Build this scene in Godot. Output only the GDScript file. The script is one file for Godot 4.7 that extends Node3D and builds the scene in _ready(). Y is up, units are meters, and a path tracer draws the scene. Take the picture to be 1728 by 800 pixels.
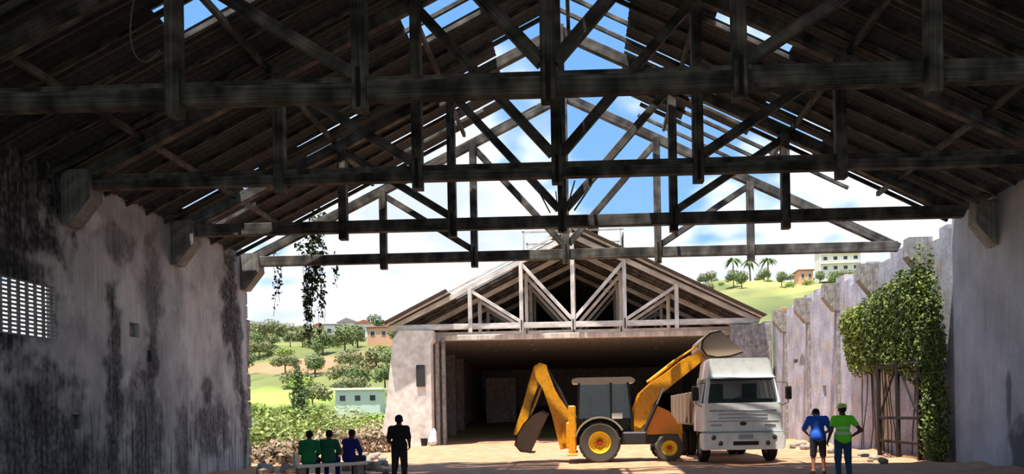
extends Node3D

# ---------------------------------------------------------------- layout constants (metres; the hall runs along -z, the photographer stands at x = 0, z = 0)
const FOCAL := 1200.0
const EYE := 1.65
const AXIS := -0.45            # x of the ridge
const CHORD := 6.9             # height of the truss bottom chords
const HALF := 10.4             # half span of the trusses
const RISE := 5.2
const WALL := 11.2
const TRUSS_Z := [7.3, 11.3, 15.27, 19.35, 23.3]
const FAR_FRONT := 41.4

var M := {}
var used := {}
var rng := RandomNumberGenerator.new()
var house_spots := []        # x, distance, radius: kept clear of trees


# ================================================================ mesh collector
class Geo:
	var v := PackedVector3Array()
	var n := PackedVector3Array()
	var u := PackedVector2Array()
	var c := PackedColorArray()
	var tint := Color.WHITE
	var t := Transform3D()
	var q := Vector2.ZERO      # offset of the texture coordinates

	func corner(p: Vector3, nn: Vector3, uv: Vector2) -> void:
		v.append(t * p)
		n.append((t.basis * nn).normalized())
		u.append(uv + q)
		c.append(tint)

	func tri(a: Vector3, b: Vector3, d: Vector3, hint := Vector3.ZERO) -> void:
		var nn := (b - a).cross(d - a).normalized()
		if hint != Vector3.ZERO and nn.dot(hint) < 0:
			var k := b
			b = d
			d = k
			nn = -nn
		corner(a, nn, Vector2(a.x, a.y)); corner(d, nn, Vector2(d.x, d.y)); corner(b, nn, Vector2(b.x, b.y))

	func quad(a: Vector3, b: Vector3, d: Vector3, e: Vector3, hint := Vector3.ZERO, uva := Vector2.ZERO, uvd := Vector2.ZERO) -> void:
		var nn := (d - a).cross(e - b).normalized()
		var au := uva
		var du := uvd
		if uva == uvd:
			au = Vector2.ZERO
			du = Vector2((b - a).length(), (e - a).length())
		var bu := Vector2(du.x, au.y)
		var eu := Vector2(au.x, du.y)
		if hint != Vector3.ZERO and nn.dot(hint) < 0:
			nn = -nn
			corner(a, nn, au); corner(b, nn, bu); corner(d, nn, du)
			corner(a, nn, au); corner(d, nn, du); corner(e, nn, eu)
			return
		corner(a, nn, au); corner(d, nn, du); corner(b, nn, bu)
		corner(a, nn, au); corner(e, nn, eu); corner(d, nn, du)

	func smooth_quad(p: Array, nn: Array, uv: Array) -> void:
		for k in [0, 2, 1, 0, 3, 2]:
			corner(p[k], nn[k], uv[k])

	# a box with chamfered edges
	func box(at: Vector3, size: Vector3, bevel := 0.0, b := Basis()) -> void:
		var h := size * 0.5
		if bevel <= 0.0:
			for ax in 3:
				for s in [-1.0, 1.0]:
					var nv := Vector3.ZERO
					nv[ax] = s
					var p1 := Vector3.ZERO
					var p2 := Vector3.ZERO
					p1[(ax + 1) % 3] = h[(ax + 1) % 3]
					p2[(ax + 2) % 3] = h[(ax + 2) % 3]
					var o: Vector3 = nv * h[ax]
					if ax == 0:
						var k := p1
						p1 = p2
						p2 = k
					quad(at + b * (o - p1 - p2), at + b * (o + p1 - p2), at + b * (o + p1 + p2), at + b * (o - p1 + p2), b * nv)
			return
		var m := minf(bevel, minf(h.x, minf(h.y, h.z)) * 0.9)
		var pt := func(s: Vector3, ax: int) -> Vector3:
			var r := Vector3(s.x * (h.x - m), s.y * (h.y - m), s.z * (h.z - m))
			r[ax] = s[ax] * h[ax]
			return at + b * r
		for ax in 3:
			var i := (ax + 1) % 3
			var j := (ax + 2) % 3
			for s in [-1.0, 1.0]:
				var cs := []
				for w in [[-1.0, -1.0], [1.0, -1.0], [1.0, 1.0], [-1.0, 1.0]]:
					var sg := Vector3.ZERO
					sg[ax] = s
					sg[i] = w[0]
					sg[j] = w[1]
					cs.append(pt.call(sg, ax))
				var nv := Vector3.ZERO
				nv[ax] = s
				quad(cs[0], cs[1], cs[2], cs[3], b * nv)
			for s1 in [-1.0, 1.0]:
				for s2 in [-1.0, 1.0]:
					var lo := Vector3.ZERO
					lo[i] = s1
					lo[j] = s2
					var hi := lo
					lo[ax] = -1.0
					hi[ax] = 1.0
					var nv := Vector3.ZERO
					nv[i] = s1
					nv[j] = s2
					quad(pt.call(lo, i), pt.call(hi, i), pt.call(hi, j), pt.call(lo, j), b * nv)
		for sx in [-1.0, 1.0]:
			for sy in [-1.0, 1.0]:
				for sz in [-1.0, 1.0]:
					var s := Vector3(sx, sy, sz)
					tri(pt.call(s, 0), pt.call(s, 1), pt.call(s, 2), b * s)

	# a squared timber from a to b, w across and h along "up"; v runs along the length
	func beam(a: Vector3, b: Vector3, w: float, h: float, up := Vector3.UP, bevel := 0.012) -> void:
		var d := (b - a)
		var l := d.length()
		d = d / l
		var side := d.cross(up).normalized()
		if side.length() < 0.5:
			side = d.cross(Vector3.RIGHT).normalized()
		var top := side.cross(d).normalized()
		var ring := []
		var m := minf(bevel, minf(w, h) * 0.3)
		for k in [[-w / 2 + m, -h / 2], [w / 2 - m, -h / 2], [w / 2, -h / 2 + m], [w / 2, h / 2 - m], [w / 2 - m, h / 2], [-w / 2 + m, h / 2], [-w / 2, h / 2 - m], [-w / 2, -h / 2 + m]]:
			ring.append(side * k[0] + top * k[1])
		var along := 0.0
		for k in 8:
			var p: Vector3 = ring[k]
			var r: Vector3 = ring[(k + 1) % 8]
			var e := (r - p).length()
			quad(a + p, a + r, b + r, b + p, p + r, Vector2(along, 0), Vector2(along + e, l))
			along += e
		for k in range(1, 7):
			tri(a + ring[0], a + ring[k], a + ring[k + 1], -d)
			tri(b + ring[0], b + ring[k], b + ring[k + 1], d)

	func tube(pts: Array, radii, sides := 8, caps := true) -> void:
		var rings := []
		var dirs := []
		var side := Vector3.ZERO
		for i in pts.size():
			var d: Vector3 = (pts[mini(i + 1, pts.size() - 1)] - pts[maxi(i - 1, 0)]).normalized()
			if side == Vector3.ZERO:
				side = d.cross(Vector3.UP if absf(d.y) < 0.9 else Vector3.RIGHT).normalized()
			side = (side - d * side.dot(d)).normalized()
			var up := side.cross(d)
			var r: float = radii[i] if radii is Array else radii
			var ring := []
			for k in sides:
				var a := TAU * k / sides
				ring.append([pts[i] + (side * cos(a) + up * sin(a)) * r, side * cos(a) + up * sin(a)])
			rings.append(ring)
			dirs.append(d)
		for i in pts.size() - 1:
			for k in sides:
				var l := (k + 1) % sides
				var a = rings[i][k]
				var b = rings[i][l]
				var d = rings[i + 1][l]
				var e = rings[i + 1][k]
				var uv := [Vector2(float(k) / sides, i), Vector2(float(k + 1) / sides, i), Vector2(float(k + 1) / sides, i + 1), Vector2(float(k) / sides, i + 1)]
				smooth_quad([a[0], e[0], d[0], b[0]], [a[1], e[1], d[1], b[1]], [uv[0], uv[3], uv[2], uv[1]])
		if caps:
			for k in range(1, sides - 1):
				tri(rings[0][0][0], rings[0][k][0], rings[0][k + 1][0], -dirs[0])
				tri(rings[-1][0][0], rings[-1][k][0], rings[-1][k + 1][0], dirs[-1])

	# profile of (radius, height) turned about local y
	func lathe(profile: Array, seg := 24, b := Basis(), at := Vector3.ZERO) -> void:
		for i in profile.size() - 1:
			var p: Vector2 = profile[i]
			var r: Vector2 = profile[i + 1]
			var dd := (r - p).normalized()
			var nr := Vector2(dd.y, -dd.x)
			for k in seg:
				var a0 := TAU * k / seg
				var a1 := TAU * (k + 1) / seg
				var f := func(w: Vector2, a: float) -> Vector3: return at + b * Vector3(cos(a) * w.x, w.y, sin(a) * w.x)
				var g := func(a: float) -> Vector3: return b * Vector3(cos(a) * nr.x, nr.y, sin(a) * nr.x)
				smooth_quad([f.call(p, a0), f.call(r, a0), f.call(r, a1), f.call(p, a1)], [g.call(a0), g.call(a0), g.call(a1), g.call(a1)], [Vector2(0, 0), Vector2(0, 1), Vector2(1, 1), Vector2(1, 0)])

	func ball(at: Vector3, r: Vector3, seg := 12, rings := 8, b := Basis()) -> void:
		for i in rings:
			for k in seg:
				var ps := []
				var ns := []
				for w in [[i, k], [i + 1, k], [i + 1, k + 1], [i, k + 1]]:
					var th: float = PI * w[0] / rings
					var ph: float = TAU * w[1] / seg
					var d := Vector3(sin(th) * cos(ph), cos(th), sin(th) * sin(ph))
					ps.append(at + b * (d * r))
					ns.append(b * (d / r).normalized())
				smooth_quad([ps[0], ps[3], ps[2], ps[1]], [ns[0], ns[3], ns[2], ns[1]], [Vector2.ZERO, Vector2.ZERO, Vector2.ZERO, Vector2.ZERO])

	# outline in the xy plane pushed out from z0 to z1
	func prism(poly: PackedVector2Array, z0: float, z1: float) -> void:
		var idx := Geometry2D.triangulate_polygon(poly)
		for k in range(0, idx.size(), 3):
			var a := poly[idx[k]]
			var b := poly[idx[k + 1]]
			var d := poly[idx[k + 2]]
			tri(Vector3(a.x, a.y, z1), Vector3(b.x, b.y, z1), Vector3(d.x, d.y, z1), Vector3(0, 0, signf(z1 - z0)))
			tri(Vector3(a.x, a.y, z0), Vector3(b.x, b.y, z0), Vector3(d.x, d.y, z0), Vector3(0, 0, -signf(z1 - z0)))
		var turn := -1.0 if Geometry2D.is_polygon_clockwise(poly) else 1.0
		for k in poly.size():
			var a := poly[k]
			var b := poly[(k + 1) % poly.size()]
			var e := b - a
			quad(Vector3(a.x, a.y, z0), Vector3(b.x, b.y, z0), Vector3(b.x, b.y, z1), Vector3(a.x, a.y, z1), Vector3(e.y, -e.x, 0) * turn)

	func mesh(m: Material) -> ArrayMesh:
		var a := []
		a.resize(Mesh.ARRAY_MAX)
		a[Mesh.ARRAY_VERTEX] = v
		a[Mesh.ARRAY_NORMAL] = n
		a[Mesh.ARRAY_TEX_UV] = u
		a[Mesh.ARRAY_COLOR] = c
		var r := ArrayMesh.new()
		r.add_surface_from_arrays(Mesh.PRIMITIVE_TRIANGLES, a)
		r.surface_set_material(0, m)
		return r


# ================================================================ nodes
func numbered(called: String) -> String:
	if not used.has(called):
		used[called] = 0
		return called
	used[called] += 1
	return "%s_%03d" % [called, used[called]]


func part(called: String, g: Geo, m: Material, parent: Node, label := "") -> MeshInstance3D:
	return mesh_part(called, g.mesh(m), parent, label)


func mesh_part(called: String, m: Mesh, parent: Node, label := "") -> MeshInstance3D:
	var o := MeshInstance3D.new()
	o.mesh = m
	o.name = numbered(called) if parent == self else called
	parent.add_child(o, true)
	if label:
		o.set_meta("label", label)
	return o


func tag(o: Node, label: String, category: String, group := "", kind := "") -> Node:
	o.set_meta("label", label)
	if category:
		o.set_meta("category", category)
	if group:
		o.set_meta("group", group)
	if kind:
		o.set_meta("kind", kind)
	return o


func thing(called: String, label: String, category: String, at := Vector3.ZERO, turn := 0.0, group := "") -> Node3D:
	var o := Node3D.new()
	o.name = numbered(called)
	add_child(o)
	o.position = at
	o.rotation.y = turn
	tag(o, label, category, group)
	return o


func structure(called: String, label: String, category: String, at := Vector3.ZERO) -> Node3D:
	var o := thing(called, label, category, at)
	o.set_meta("kind", "structure")
	return o


func copy(o: Node3D, at: Vector3, turn := 0.0, size := 1.0, label := "", group := "") -> Node3D:
	var base := String(o.name)
	if o.name.length() > 4 and base.substr(base.length() - 4, 1) == "_" and base.substr(base.length() - 3).is_valid_int():
		base = base.substr(0, base.length() - 4)
	var r: Node3D = o.duplicate()
	r.name = numbered(base)
	add_child(r)
	r.position = at
	r.rotation.y = turn
	r.scale = Vector3.ONE * size
	if label:
		r.set_meta("label", label)
	if group:
		r.set_meta("group", group)
	return r


# ================================================================ textures and materials
func noise(s: int, f: float, oct := 4) -> FastNoiseLite:
	var z := FastNoiseLite.new()
	z.seed = s
	z.frequency = f
	z.noise_type = FastNoiseLite.TYPE_SIMPLEX_SMOOTH
	z.fractal_octaves = oct
	return z


func picture(w: int, h: int, f: Callable) -> ImageTexture:
	var im := Image.create_empty(w, h, false, Image.FORMAT_RGB8)
	for y in h:
		for x in w:
			im.set_pixel(x, y, f.call(float(x) / w, float(y) / h))
	return ImageTexture.create_from_image(im)


func mat(called: String, col: Color, rough := 0.8, metal := 0.0) -> StandardMaterial3D:
	var m := StandardMaterial3D.new()
	m.resource_name = called
	m.albedo_color = col
	m.roughness = rough
	m.metallic = metal
	m.cull_mode = BaseMaterial3D.CULL_DISABLED
	M[called] = m
	return m


func textured(called: String, tex: Texture2D, rough: float, bump := 0.0, triplanar := 0.0, col := Color.WHITE) -> StandardMaterial3D:
	var m := mat(called, col, rough)
	m.albedo_texture = tex
	if bump > 0.0:
		m.heightmap_enabled = true
		m.heightmap_texture = tex
		m.heightmap_scale = bump
	if triplanar > 0.0:
		m.uv1_triplanar = true
		m.uv1_world_triplanar = true
		m.uv1_scale = Vector3.ONE * triplanar
	return m


func lerp3(a: Color, b: Color, k: float) -> Color:
	return a.lerp(b, clampf(k, 0.0, 1.0))


func bump01(x: float, a: float, b: float) -> float:
	return smoothstep(a, b, x)


func materials() -> void:
	var n1 := noise(11, 1.0, 4)
	var n2 := noise(12, 1.0, 3)
	# weathered timber, grain along v
	var wood := picture(256, 512, func(x: float, y: float) -> Color:
		var cy := cos(TAU * y)
		var sy := sin(TAU * y)
		var grain := n1.get_noise_3d(x * 34.0, cy * 0.35, sy * 0.35)
		var patch := n2.get_noise_3d(x * 1.1 + 9.0, cy * 1.1, sy * 1.1)
		var k := 0.45 + grain * 0.4 + patch * 0.75
		return lerp3(Color(0.135, 0.13, 0.13), Color(0.54, 0.52, 0.50), k))
	var m := textured("old_timber", wood, 0.9, 0.4)
	m.uv1_scale = Vector3(0.9, 0.22, 1)
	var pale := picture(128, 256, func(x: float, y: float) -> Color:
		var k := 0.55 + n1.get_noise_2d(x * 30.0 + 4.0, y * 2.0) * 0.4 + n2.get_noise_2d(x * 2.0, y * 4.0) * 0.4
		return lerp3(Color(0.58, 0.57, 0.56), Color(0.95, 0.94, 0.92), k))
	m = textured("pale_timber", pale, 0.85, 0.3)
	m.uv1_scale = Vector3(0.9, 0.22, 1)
	# roof sheeting: weathered fibre cement
	var sheet := picture(128, 256, func(x: float, y: float) -> Color:
		var k := 0.5 + n1.get_noise_2d(x * 6.0, y * 4.0) * 0.5 + n2.get_noise_2d(x * 20.0, y * 3.0) * 0.3
		return lerp3(Color(0.25, 0.25, 0.255), Color(0.39, 0.39, 0.395), k))
	textured("roof_sheet", sheet, 0.85)
	# plain concrete, stained
	var conc := picture(512, 512, func(x: float, y: float) -> Color:
		var a := TAU * x
		var b := TAU * y
		var k := 0.5 + n1.get_noise_3d(cos(a) * 1.6 + sin(b) * 1.6, sin(a) * 1.6, cos(b) * 1.6) * 0.55
		var s := n2.get_noise_3d(cos(a) * 7.0, sin(a) * 7.0, cos(b) * 0.9) * 0.4
		return lerp3(Color(0.40, 0.40, 0.41), Color(0.70, 0.69, 0.68), k + s))
	textured("concrete", conc, 0.9, 0.5, 0.3)
	textured("pale_concrete", conc, 0.9, 0.5, 0.4, Color(1.0, 0.98, 0.94))
	textured("cream_plaster", picture(256, 256, func(x: float, y: float) -> Color:
		var k := 0.6 + n1.get_noise_2d(x * 4.0 + 30.0, y * 4.0) * 0.6 + n2.get_noise_2d(x * 14.0, y * 9.0) * 0.3
		return lerp3(Color(0.70, 0.68, 0.66), Color(0.90, 0.88, 0.85), k)), 0.9, 0.4, 0.22)
	# earth
	var earth := picture(512, 512, func(x: float, y: float) -> Color:
		var a := TAU * x
		var b := TAU * y
		var p := Vector3(cos(a) + sin(b) * 0.7, sin(a) + cos(b) * 0.4, cos(b))
		var k := 0.5 + n1.get_noise_3dv(p * 1.4) * 0.6
		var fine := n2.get_noise_3dv(p * 9.0) * 0.35
		return lerp3(lerp3(Color(0.60, 0.41, 0.29), Color(0.76, 0.60, 0.47), k), Color(0.84, 0.75, 0.65), fine + 0.08))
	textured("earth", earth, 0.97, 1.2, 0.16)
	textured("low_bounce_floor", conc, 0.97, 0.8, 0.3, Color(0.62, 0.57, 0.52))  # out of view; tone darkened to weaken light bounced up into the roof
	mat("terrain", Color.WHITE, 1.0).vertex_color_use_as_albedo = true
	for lf in [["leaf", 0.28], ["far_leaf", 0.2]]:
		var l := mat(lf[0], Color.WHITE, 0.75)
		l.vertex_color_use_as_albedo = true
		l.backlight_enabled = true
		l.backlight = Color(1, 1, 1) * lf[1] * 2.0
		l.backlight.a = 1.0
	mat("bark", Color(0.36, 0.30, 0.25), 0.95)
	mat("palm_bark", Color(0.52, 0.47, 0.41), 0.95)
	# vehicles
	var ye := picture(256, 256, func(x: float, y: float) -> Color:
		var k := n1.get_noise_2d(x * 6.0 + 50.0, y * 6.0) + n2.get_noise_2d(x * 25.0, y * 25.0) * 0.5
		return lerp3(Color(0.96, 0.66, 0.03), Color(0.72, 0.50, 0.16), k * 0.9))
	textured("machine_yellow", ye, 0.45, 0.0, 0.8)
	mat("hood_orange", Color(0.98, 0.58, 0.02), 0.4)
	mat("machine_grey", Color(0.16, 0.16, 0.17), 0.6)
	mat("machine_black", Color(0.06, 0.06, 0.065), 0.6)
	mat("rubber", Color(0.30, 0.29, 0.275), 0.95)
	mat("rubber_black", Color(0.10, 0.10, 0.10), 0.9)
	mat("rim_yellow", Color(0.90, 0.74, 0.12), 0.5)
	mat("hub_rust", Color(0.62, 0.22, 0.06), 0.7)
	mat("chrome", Color(0.80, 0.80, 0.82), 0.2, 1.0)
	mat("steel_worn", Color(0.55, 0.48, 0.41), 0.7, 0.1)
	mat("cab_cream", Color(0.80, 0.78, 0.70), 0.5)
	mat("fender_cream", Color(0.62, 0.58, 0.48), 0.6)
	var tw := picture(256, 256, func(x: float, y: float) -> Color:
		var k := n1.get_noise_2d(x * 5.0 + 80.0, y * 5.0) + n2.get_noise_2d(x * 18.0, y * 18.0) * 0.5
		return lerp3(Color(0.97, 0.98, 0.98), Color(0.86, 0.87, 0.85), k))
	textured("truck_white", tw, 0.4, 0.0, 0.6)
	mat("truck_grey", Color(0.60, 0.64, 0.66), 0.5)
	mat("lamp_glass", Color(0.30, 0.31, 0.33), 0.15)
	mat("plate", Color(0.66, 0.68, 0.68), 0.5)
	var gl := mat("glass", Color(0.75, 0.85, 0.85, 0.22), 0.04)
	gl.transparency = BaseMaterial3D.TRANSPARENCY_ALPHA
	gl = mat("tinted_glass", Color(0.25, 0.34, 0.36, 0.45), 0.04)
	gl.transparency = BaseMaterial3D.TRANSPARENCY_ALPHA
	mat("soil", Color(0.55, 0.46, 0.38), 1.0)
	mat("cable", Color(0.45, 0.44, 0.42), 0.7)
	mat("rust_iron", Color(0.16, 0.13, 0.12), 0.85, 0.2)
	mat("white_paint", Color(0.92, 0.91, 0.88), 0.8)
	mat("teal_paint", Color(0.76, 0.83, 0.80), 0.8)
	mat("peach_paint", Color(0.85, 0.66, 0.55), 0.85)
	mat("clay_roof", Color(0.62, 0.40, 0.32), 0.9)
	mat("grey_roof", Color(0.52, 0.50, 0.50), 0.9)
	mat("house_pane", Color(0.16, 0.19, 0.21), 0.15)
	mat("sack", Color(0.85, 0.86, 0.86), 0.8)
	mat("brick_clay", Color(0.80, 0.56, 0.42), 0.95)
	# people
	for pc in [["skin_dark", Color(0.36, 0.23, 0.17)], ["skin_mid", Color(0.62, 0.42, 0.33)], ["hair_black", Color(0.045, 0.04, 0.04)], ["cloth_green", Color(0.03, 0.47, 0.27)], ["cloth_deep_green", Color(0.03, 0.36, 0.27)], ["cloth_navy", Color(0.06, 0.10, 0.46)], ["cloth_black", Color(0.07, 0.065, 0.08)], ["cloth_charcoal", Color(0.12, 0.12, 0.14)], ["cloth_blue", Color(0.13, 0.36, 0.82)], ["cloth_shorts", Color(0.13, 0.15, 0.17)], ["cloth_jeans", Color(0.13, 0.27, 0.40)], ["vest_lime", Color(0.45, 0.92, 0.18)], ["band_silver", Color(0.78, 0.88, 0.76)], ["shoe", Color(0.09, 0.08, 0.08)], ["cap_lime", Color(0.70, 0.90, 0.45)], ["eye", Color(0.92, 0.90, 0.88)], ["sleeve", Color(0.10, 0.22, 0.16)]]:
		var pm := mat(pc[0], pc[1], 0.85)
		if String(pc[0]).begins_with("cloth"):
			pm.rim_enabled = true
			pm.rim = 0.2


# ================================================================ sky
func sky_texture() -> ImageTexture:
	var w := 2048
	var h := 1024
	var im := Image.create_empty(w, h, false, Image.FORMAT_RGBF)
	var big := noise(SKY_SEED, 0.75, 5)
	var small := noise(SKY_SEED + 7, 4.0, 5)
	im.fill(Color(0.45, 0.44, 0.42))
	for y in h / 2:
		var el := (0.5 - (y + 0.5) / h) * PI
		var se := sin(el)
		for x in w:
			var az := ((x + 0.5) / w - 0.5) * TAU
			# clouds lie on a layer overhead: the look-up flattens towards the horizon
			var r := cos(el) / (se + 0.22)
			var p := Vector3(sin(az) * r, cos(az) * r, 0.0)
			var d := big.get_noise_3dv(p) + small.get_noise_3dv(p) * 0.42
			var cover := smoothstep(-0.16, 0.26, d + 0.34 * (1.0 - smoothstep(0.05, 0.42, se)))
			var thick := smoothstep(0.10, 0.62, d + small.get_noise_3dv(p * 1.7) * 0.15)
			var blue := Color(0.14, 0.37, 0.84).lerp(Color(0.42, 0.70, 0.98), pow(1.0 - se, 3.0))
			var white := Color(1.04, 1.10, 1.16).lerp(Color(0.58, 0.67, 0.78), thick * 0.7)
			im.set_pixel(x, y, blue.lerp(white, cover * 0.97))
	return ImageTexture.create_from_image(im)


const SKY_SEED := 5


func camera_and_light() -> void:
	var cam := Camera3D.new()
	cam.name = "camera"
	add_child(cam)
	cam.position = Vector3(0, EYE, 0)
	cam.basis = Basis(Vector3.UP, deg_to_rad(1.7)) * Basis(Vector3.BACK, deg_to_rad(-1.0))
	cam.near = 0.1
	cam.far = 2000.0
	cam.set_frustum(0.1 * 800.0 / FOCAL, Vector2((864.0 - 947.4) / FOCAL, 300.0 / FOCAL) * 0.1, 0.1, 2000.0)
	cam.current = true
	var env := Environment.new()
	env.background_mode = Environment.BG_SKY
	var sm := PanoramaSkyMaterial.new()
	sm.panorama = sky_texture()
	var sky := Sky.new()
	sky.sky_material = sm
	env.sky = sky
	env.tonemap_mode = Environment.TONE_MAPPER_LINEAR
	env.tonemap_exposure = 1.2
	env.sdfgi_enabled = true
	env.ssao_enabled = true
	env.ssil_enabled = true
	var we := WorldEnvironment.new()
	we.name = "environment"
	we.environment = env
	add_child(we)
	var sun := DirectionalLight3D.new()
	sun.name = "sun"
	add_child(sun)
	sun.look_at_from_position(Vector3(-0.12, 0.97, 0.19) * 50.0, Vector3.ZERO)
	sun.light_color = Color(1.0, 0.96, 0.90)
	sun.light_energy = 2.7
	sun.light_angular_distance = 0.6
	sun.shadow_enabled = true


# ================================================================ ground
func hill_height(x: float, d: float) -> float:
	var side := smoothstep(-30.0, 40.0, x)
	var rise := smoothstep(44.0, 205.0, d)
	var top := lerpf(24.0, 36.0, side)
	var h := top * pow(rise, lerpf(1.15, 0.8, side))
	h *= 1.0 - 0.35 * smoothstep(240.0, 360.0, d)
	return h


func ground() -> void:
	var nz := noise(31, 0.35, 4)
	var g := Geo.new()
	var st := 0.5
	var ht := func(x: float, d: float) -> float:
		return nz.get_noise_2d(x, d) * 0.07 + 0.18 * smoothstep(10.0, 11.0, absf(x)) * (0.5 + nz.get_noise_2d(x * 3.0, d * 2.0))
	for i in range(-16, 106):
		if i == 31:
			tag(part("floor", g, M.low_bounce_floor, self), "unseen grey brown floor inside the roofed hall, darkened to cut bounced light", "floor", "", "structure")
			g = Geo.new()
		for j in range(-28, 28):
			var d := i * st
			var x := j * st
			var p := [Vector3(x, ht.call(x, d), -d), Vector3(x + st, ht.call(x + st, d), -d), Vector3(x + st, ht.call(x + st, d + st), -d - st), Vector3(x, ht.call(x, d + st), -d - st)]
			var ns := []
			for a in p:
				var e := 0.2
				ns.append(Vector3(ht.call(a.x - e, -a.z) - ht.call(a.x + e, -a.z), 2 * e, ht.call(a.x, -a.z + e) - ht.call(a.x, -a.z - e)).normalized())
			g.smooth_quad(p, ns, [Vector2.ZERO, Vector2.ZERO, Vector2.ZERO, Vector2.ZERO])
	var fl := part("yard", g, M.earth, self)
	tag(fl, "trodden orange brown earth of the yard and far hall", "ground", "", "structure")
	# land outside, up to the hill crest
	g = Geo.new()
	var n2 := noise(33, 0.03, 4)
	var n3 := noise(34, 0.12, 3)
	var cols := func(x: float, d: float) -> Color:
		var k: float = n2.get_noise_2d(x, d)
		var f: float = n3.get_noise_2d(x, d)
		var col := Color(0.12, 0.16, 0.045).lerp(Color(0.22, 0.24, 0.08), clampf(0.5 + k * 1.4, 0, 1))
		col = col.lerp(Color(0.10, 0.13, 0.05), clampf(f * 1.6, 0, 0.8))
		# bare red soil on the far slope and a bright mown field left of it
		var soil := 1.0 - smoothstep(0.5, 1.1, Vector2((x + 52.0) / 16.0, (d - 128.0) / 9.0).length() + f * 0.5)
		col = col.lerp(Color(0.42, 0.22, 0.12), soil)
		var field := 1.0 - smoothstep(0.7, 1.0, Vector2((x + 46.0) / 14.0, (d - 96.0) / 12.0).length() + f * 0.2)
		col = col.lerp(Color(0.32, 0.46, 0.08), field)
		var dry := 1.0 - smoothstep(0.5, 1.1, Vector2((x + 14.0) / 12.0, (d - 40.0) / 22.0).length() + f * 0.5)
		col = col.lerp(Color(0.40, 0.33, 0.20), dry)
		var straw := 1.0 - smoothstep(0.5, 1.1, Vector2((x - 44.0) / 12.0, (d - 160.0) / 30.0).length() + f * 0.5)
		return col.lerp(Color(0.40, 0.38, 0.12), straw * 0.9)
	var land := func(x: float, d: float) -> Vector3:
		return Vector3(x, hill_height(x, d) + n2.get_noise_2d(x * 1.4, d * 1.4) * 2.2 * smoothstep(50.0, 90.0, d) - 0.16, -d)
	var step := 4.0
	for i in range(-6, 90):
		for j in range(-60, 50):
			var p := []
			var ns := []
			var cs := []
			for w in [[0, 0], [1, 0], [1, 1], [0, 1]]:
				var x: float = (j + w[0]) * step
				var d: float = (i + w[1]) * step
				var a: Vector3 = land.call(x, d)
				p.append(a)
				cs.append(cols.call(x, d))
				var e := 2.0
				ns.append(Vector3(land.call(x - e, d).y - land.call(x + e, d).y, 2 * e, land.call(x, d - e).y - land.call(x, d + e).y).normalized())
			for k in [0, 2, 1, 0, 3, 2]:
				g.tint = cs[k]
				g.corner(p[k], ns[k], Vector2.ZERO)
	var hl := part("hillside", g, M.terrain, self)
	tag(hl, "green hillside with patches of bare red soil behind the ruined hall", "hillside", "", "structure")


# ================================================================ walls
# cells of a grid (s along the wall, h up) are solid or open; returns a wall of the given thickness
func wall_geo(cs: Array, ch: Array, solid: Callable, at: Callable, thick: float, size: Vector2, s0: float) -> Geo:
	var g := Geo.new()
	var ok := {}
	for i in cs.size() - 1:
		for j in ch.size() - 1:
			if solid.call((cs[i] + cs[i + 1]) / 2, (ch[j] + ch[j + 1]) / 2):
				ok[Vector2i(i, j)] = true
	var uv := func(s: float, h: float) -> Vector2: return Vector2((s - s0) / size.x, 1.0 - h / size.y)
	for k in ok:
		var a: float = cs[k.x]
		var b: float = cs[k.x + 1]
		var c: float = ch[k.y]
		var d: float = ch[k.y + 1]
		var out: Vector3 = at.call(a, c, 0.0) - at.call(a, c, 1.0)
		for t in [0.0, thick]:
			g.quad(at.call(a, c, t), at.call(b, c, t), at.call(b, d, t), at.call(a, d, t), out if t == 0.0 else -out, uv.call(a, c), uv.call(b, d))
		for e in [[Vector2i(-1, 0), a, c, a, d], [Vector2i(1, 0), b, c, b, d], [Vector2i(0, -1), a, c, b, c], [Vector2i(0, 1), a, d, b, d]]:
			if not ok.has(k + e[0]):
				var hint: Vector3 = at.call(e[0].x, e[0].y, 0.0) - at.call(0.0, 0.0, 0.0)
				g.quad(at.call(e[1], e[2], 0.0), at.call(e[3], e[4], 0.0), at.call(e[3], e[4], thick), at.call(e[1], e[2], thick), hint, uv.call(e[1], e[2]), uv.call(e[3] + 0.02, e[4] + 0.02))
	return g


func ramp(a: float, b: float, step: float) -> Array:
	var r := []
	var x := a
	while x < b - 0.001:
		r.append(x)
		x += step
	r.append(b)
	return r


func with_cuts(base: Array, more: Array) -> Array:
	var r := base.duplicate()
	for m in more:
		r.append(m)
	r.sort()
	var q := []
	for x in r:
		if q.is_empty() or x - q[-1] > 0.004:
			q.append(x)
	return q


func corbel(parent: Node3D, side: float, d: float, m: Material) -> void:
	var g := Geo.new()
	var x: float = side * (WALL - 0.05) if side < 0 else WALL - 0.1
	g.t = Transform3D(Basis(), Vector3(x, CHORD, -d))
	var s := -side
	var pts := PackedVector2Array([Vector2(-0.2 * s, 0.25), Vector2(0.55 * s, 0.25), Vector2(0.6 * s, -0.35), Vector2(0.12 * s, -0.95), Vector2(-0.2 * s, -0.95)])
	g.prism(pts, -0.2, 0.2)
	part("corbel", g, m, parent)


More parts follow.
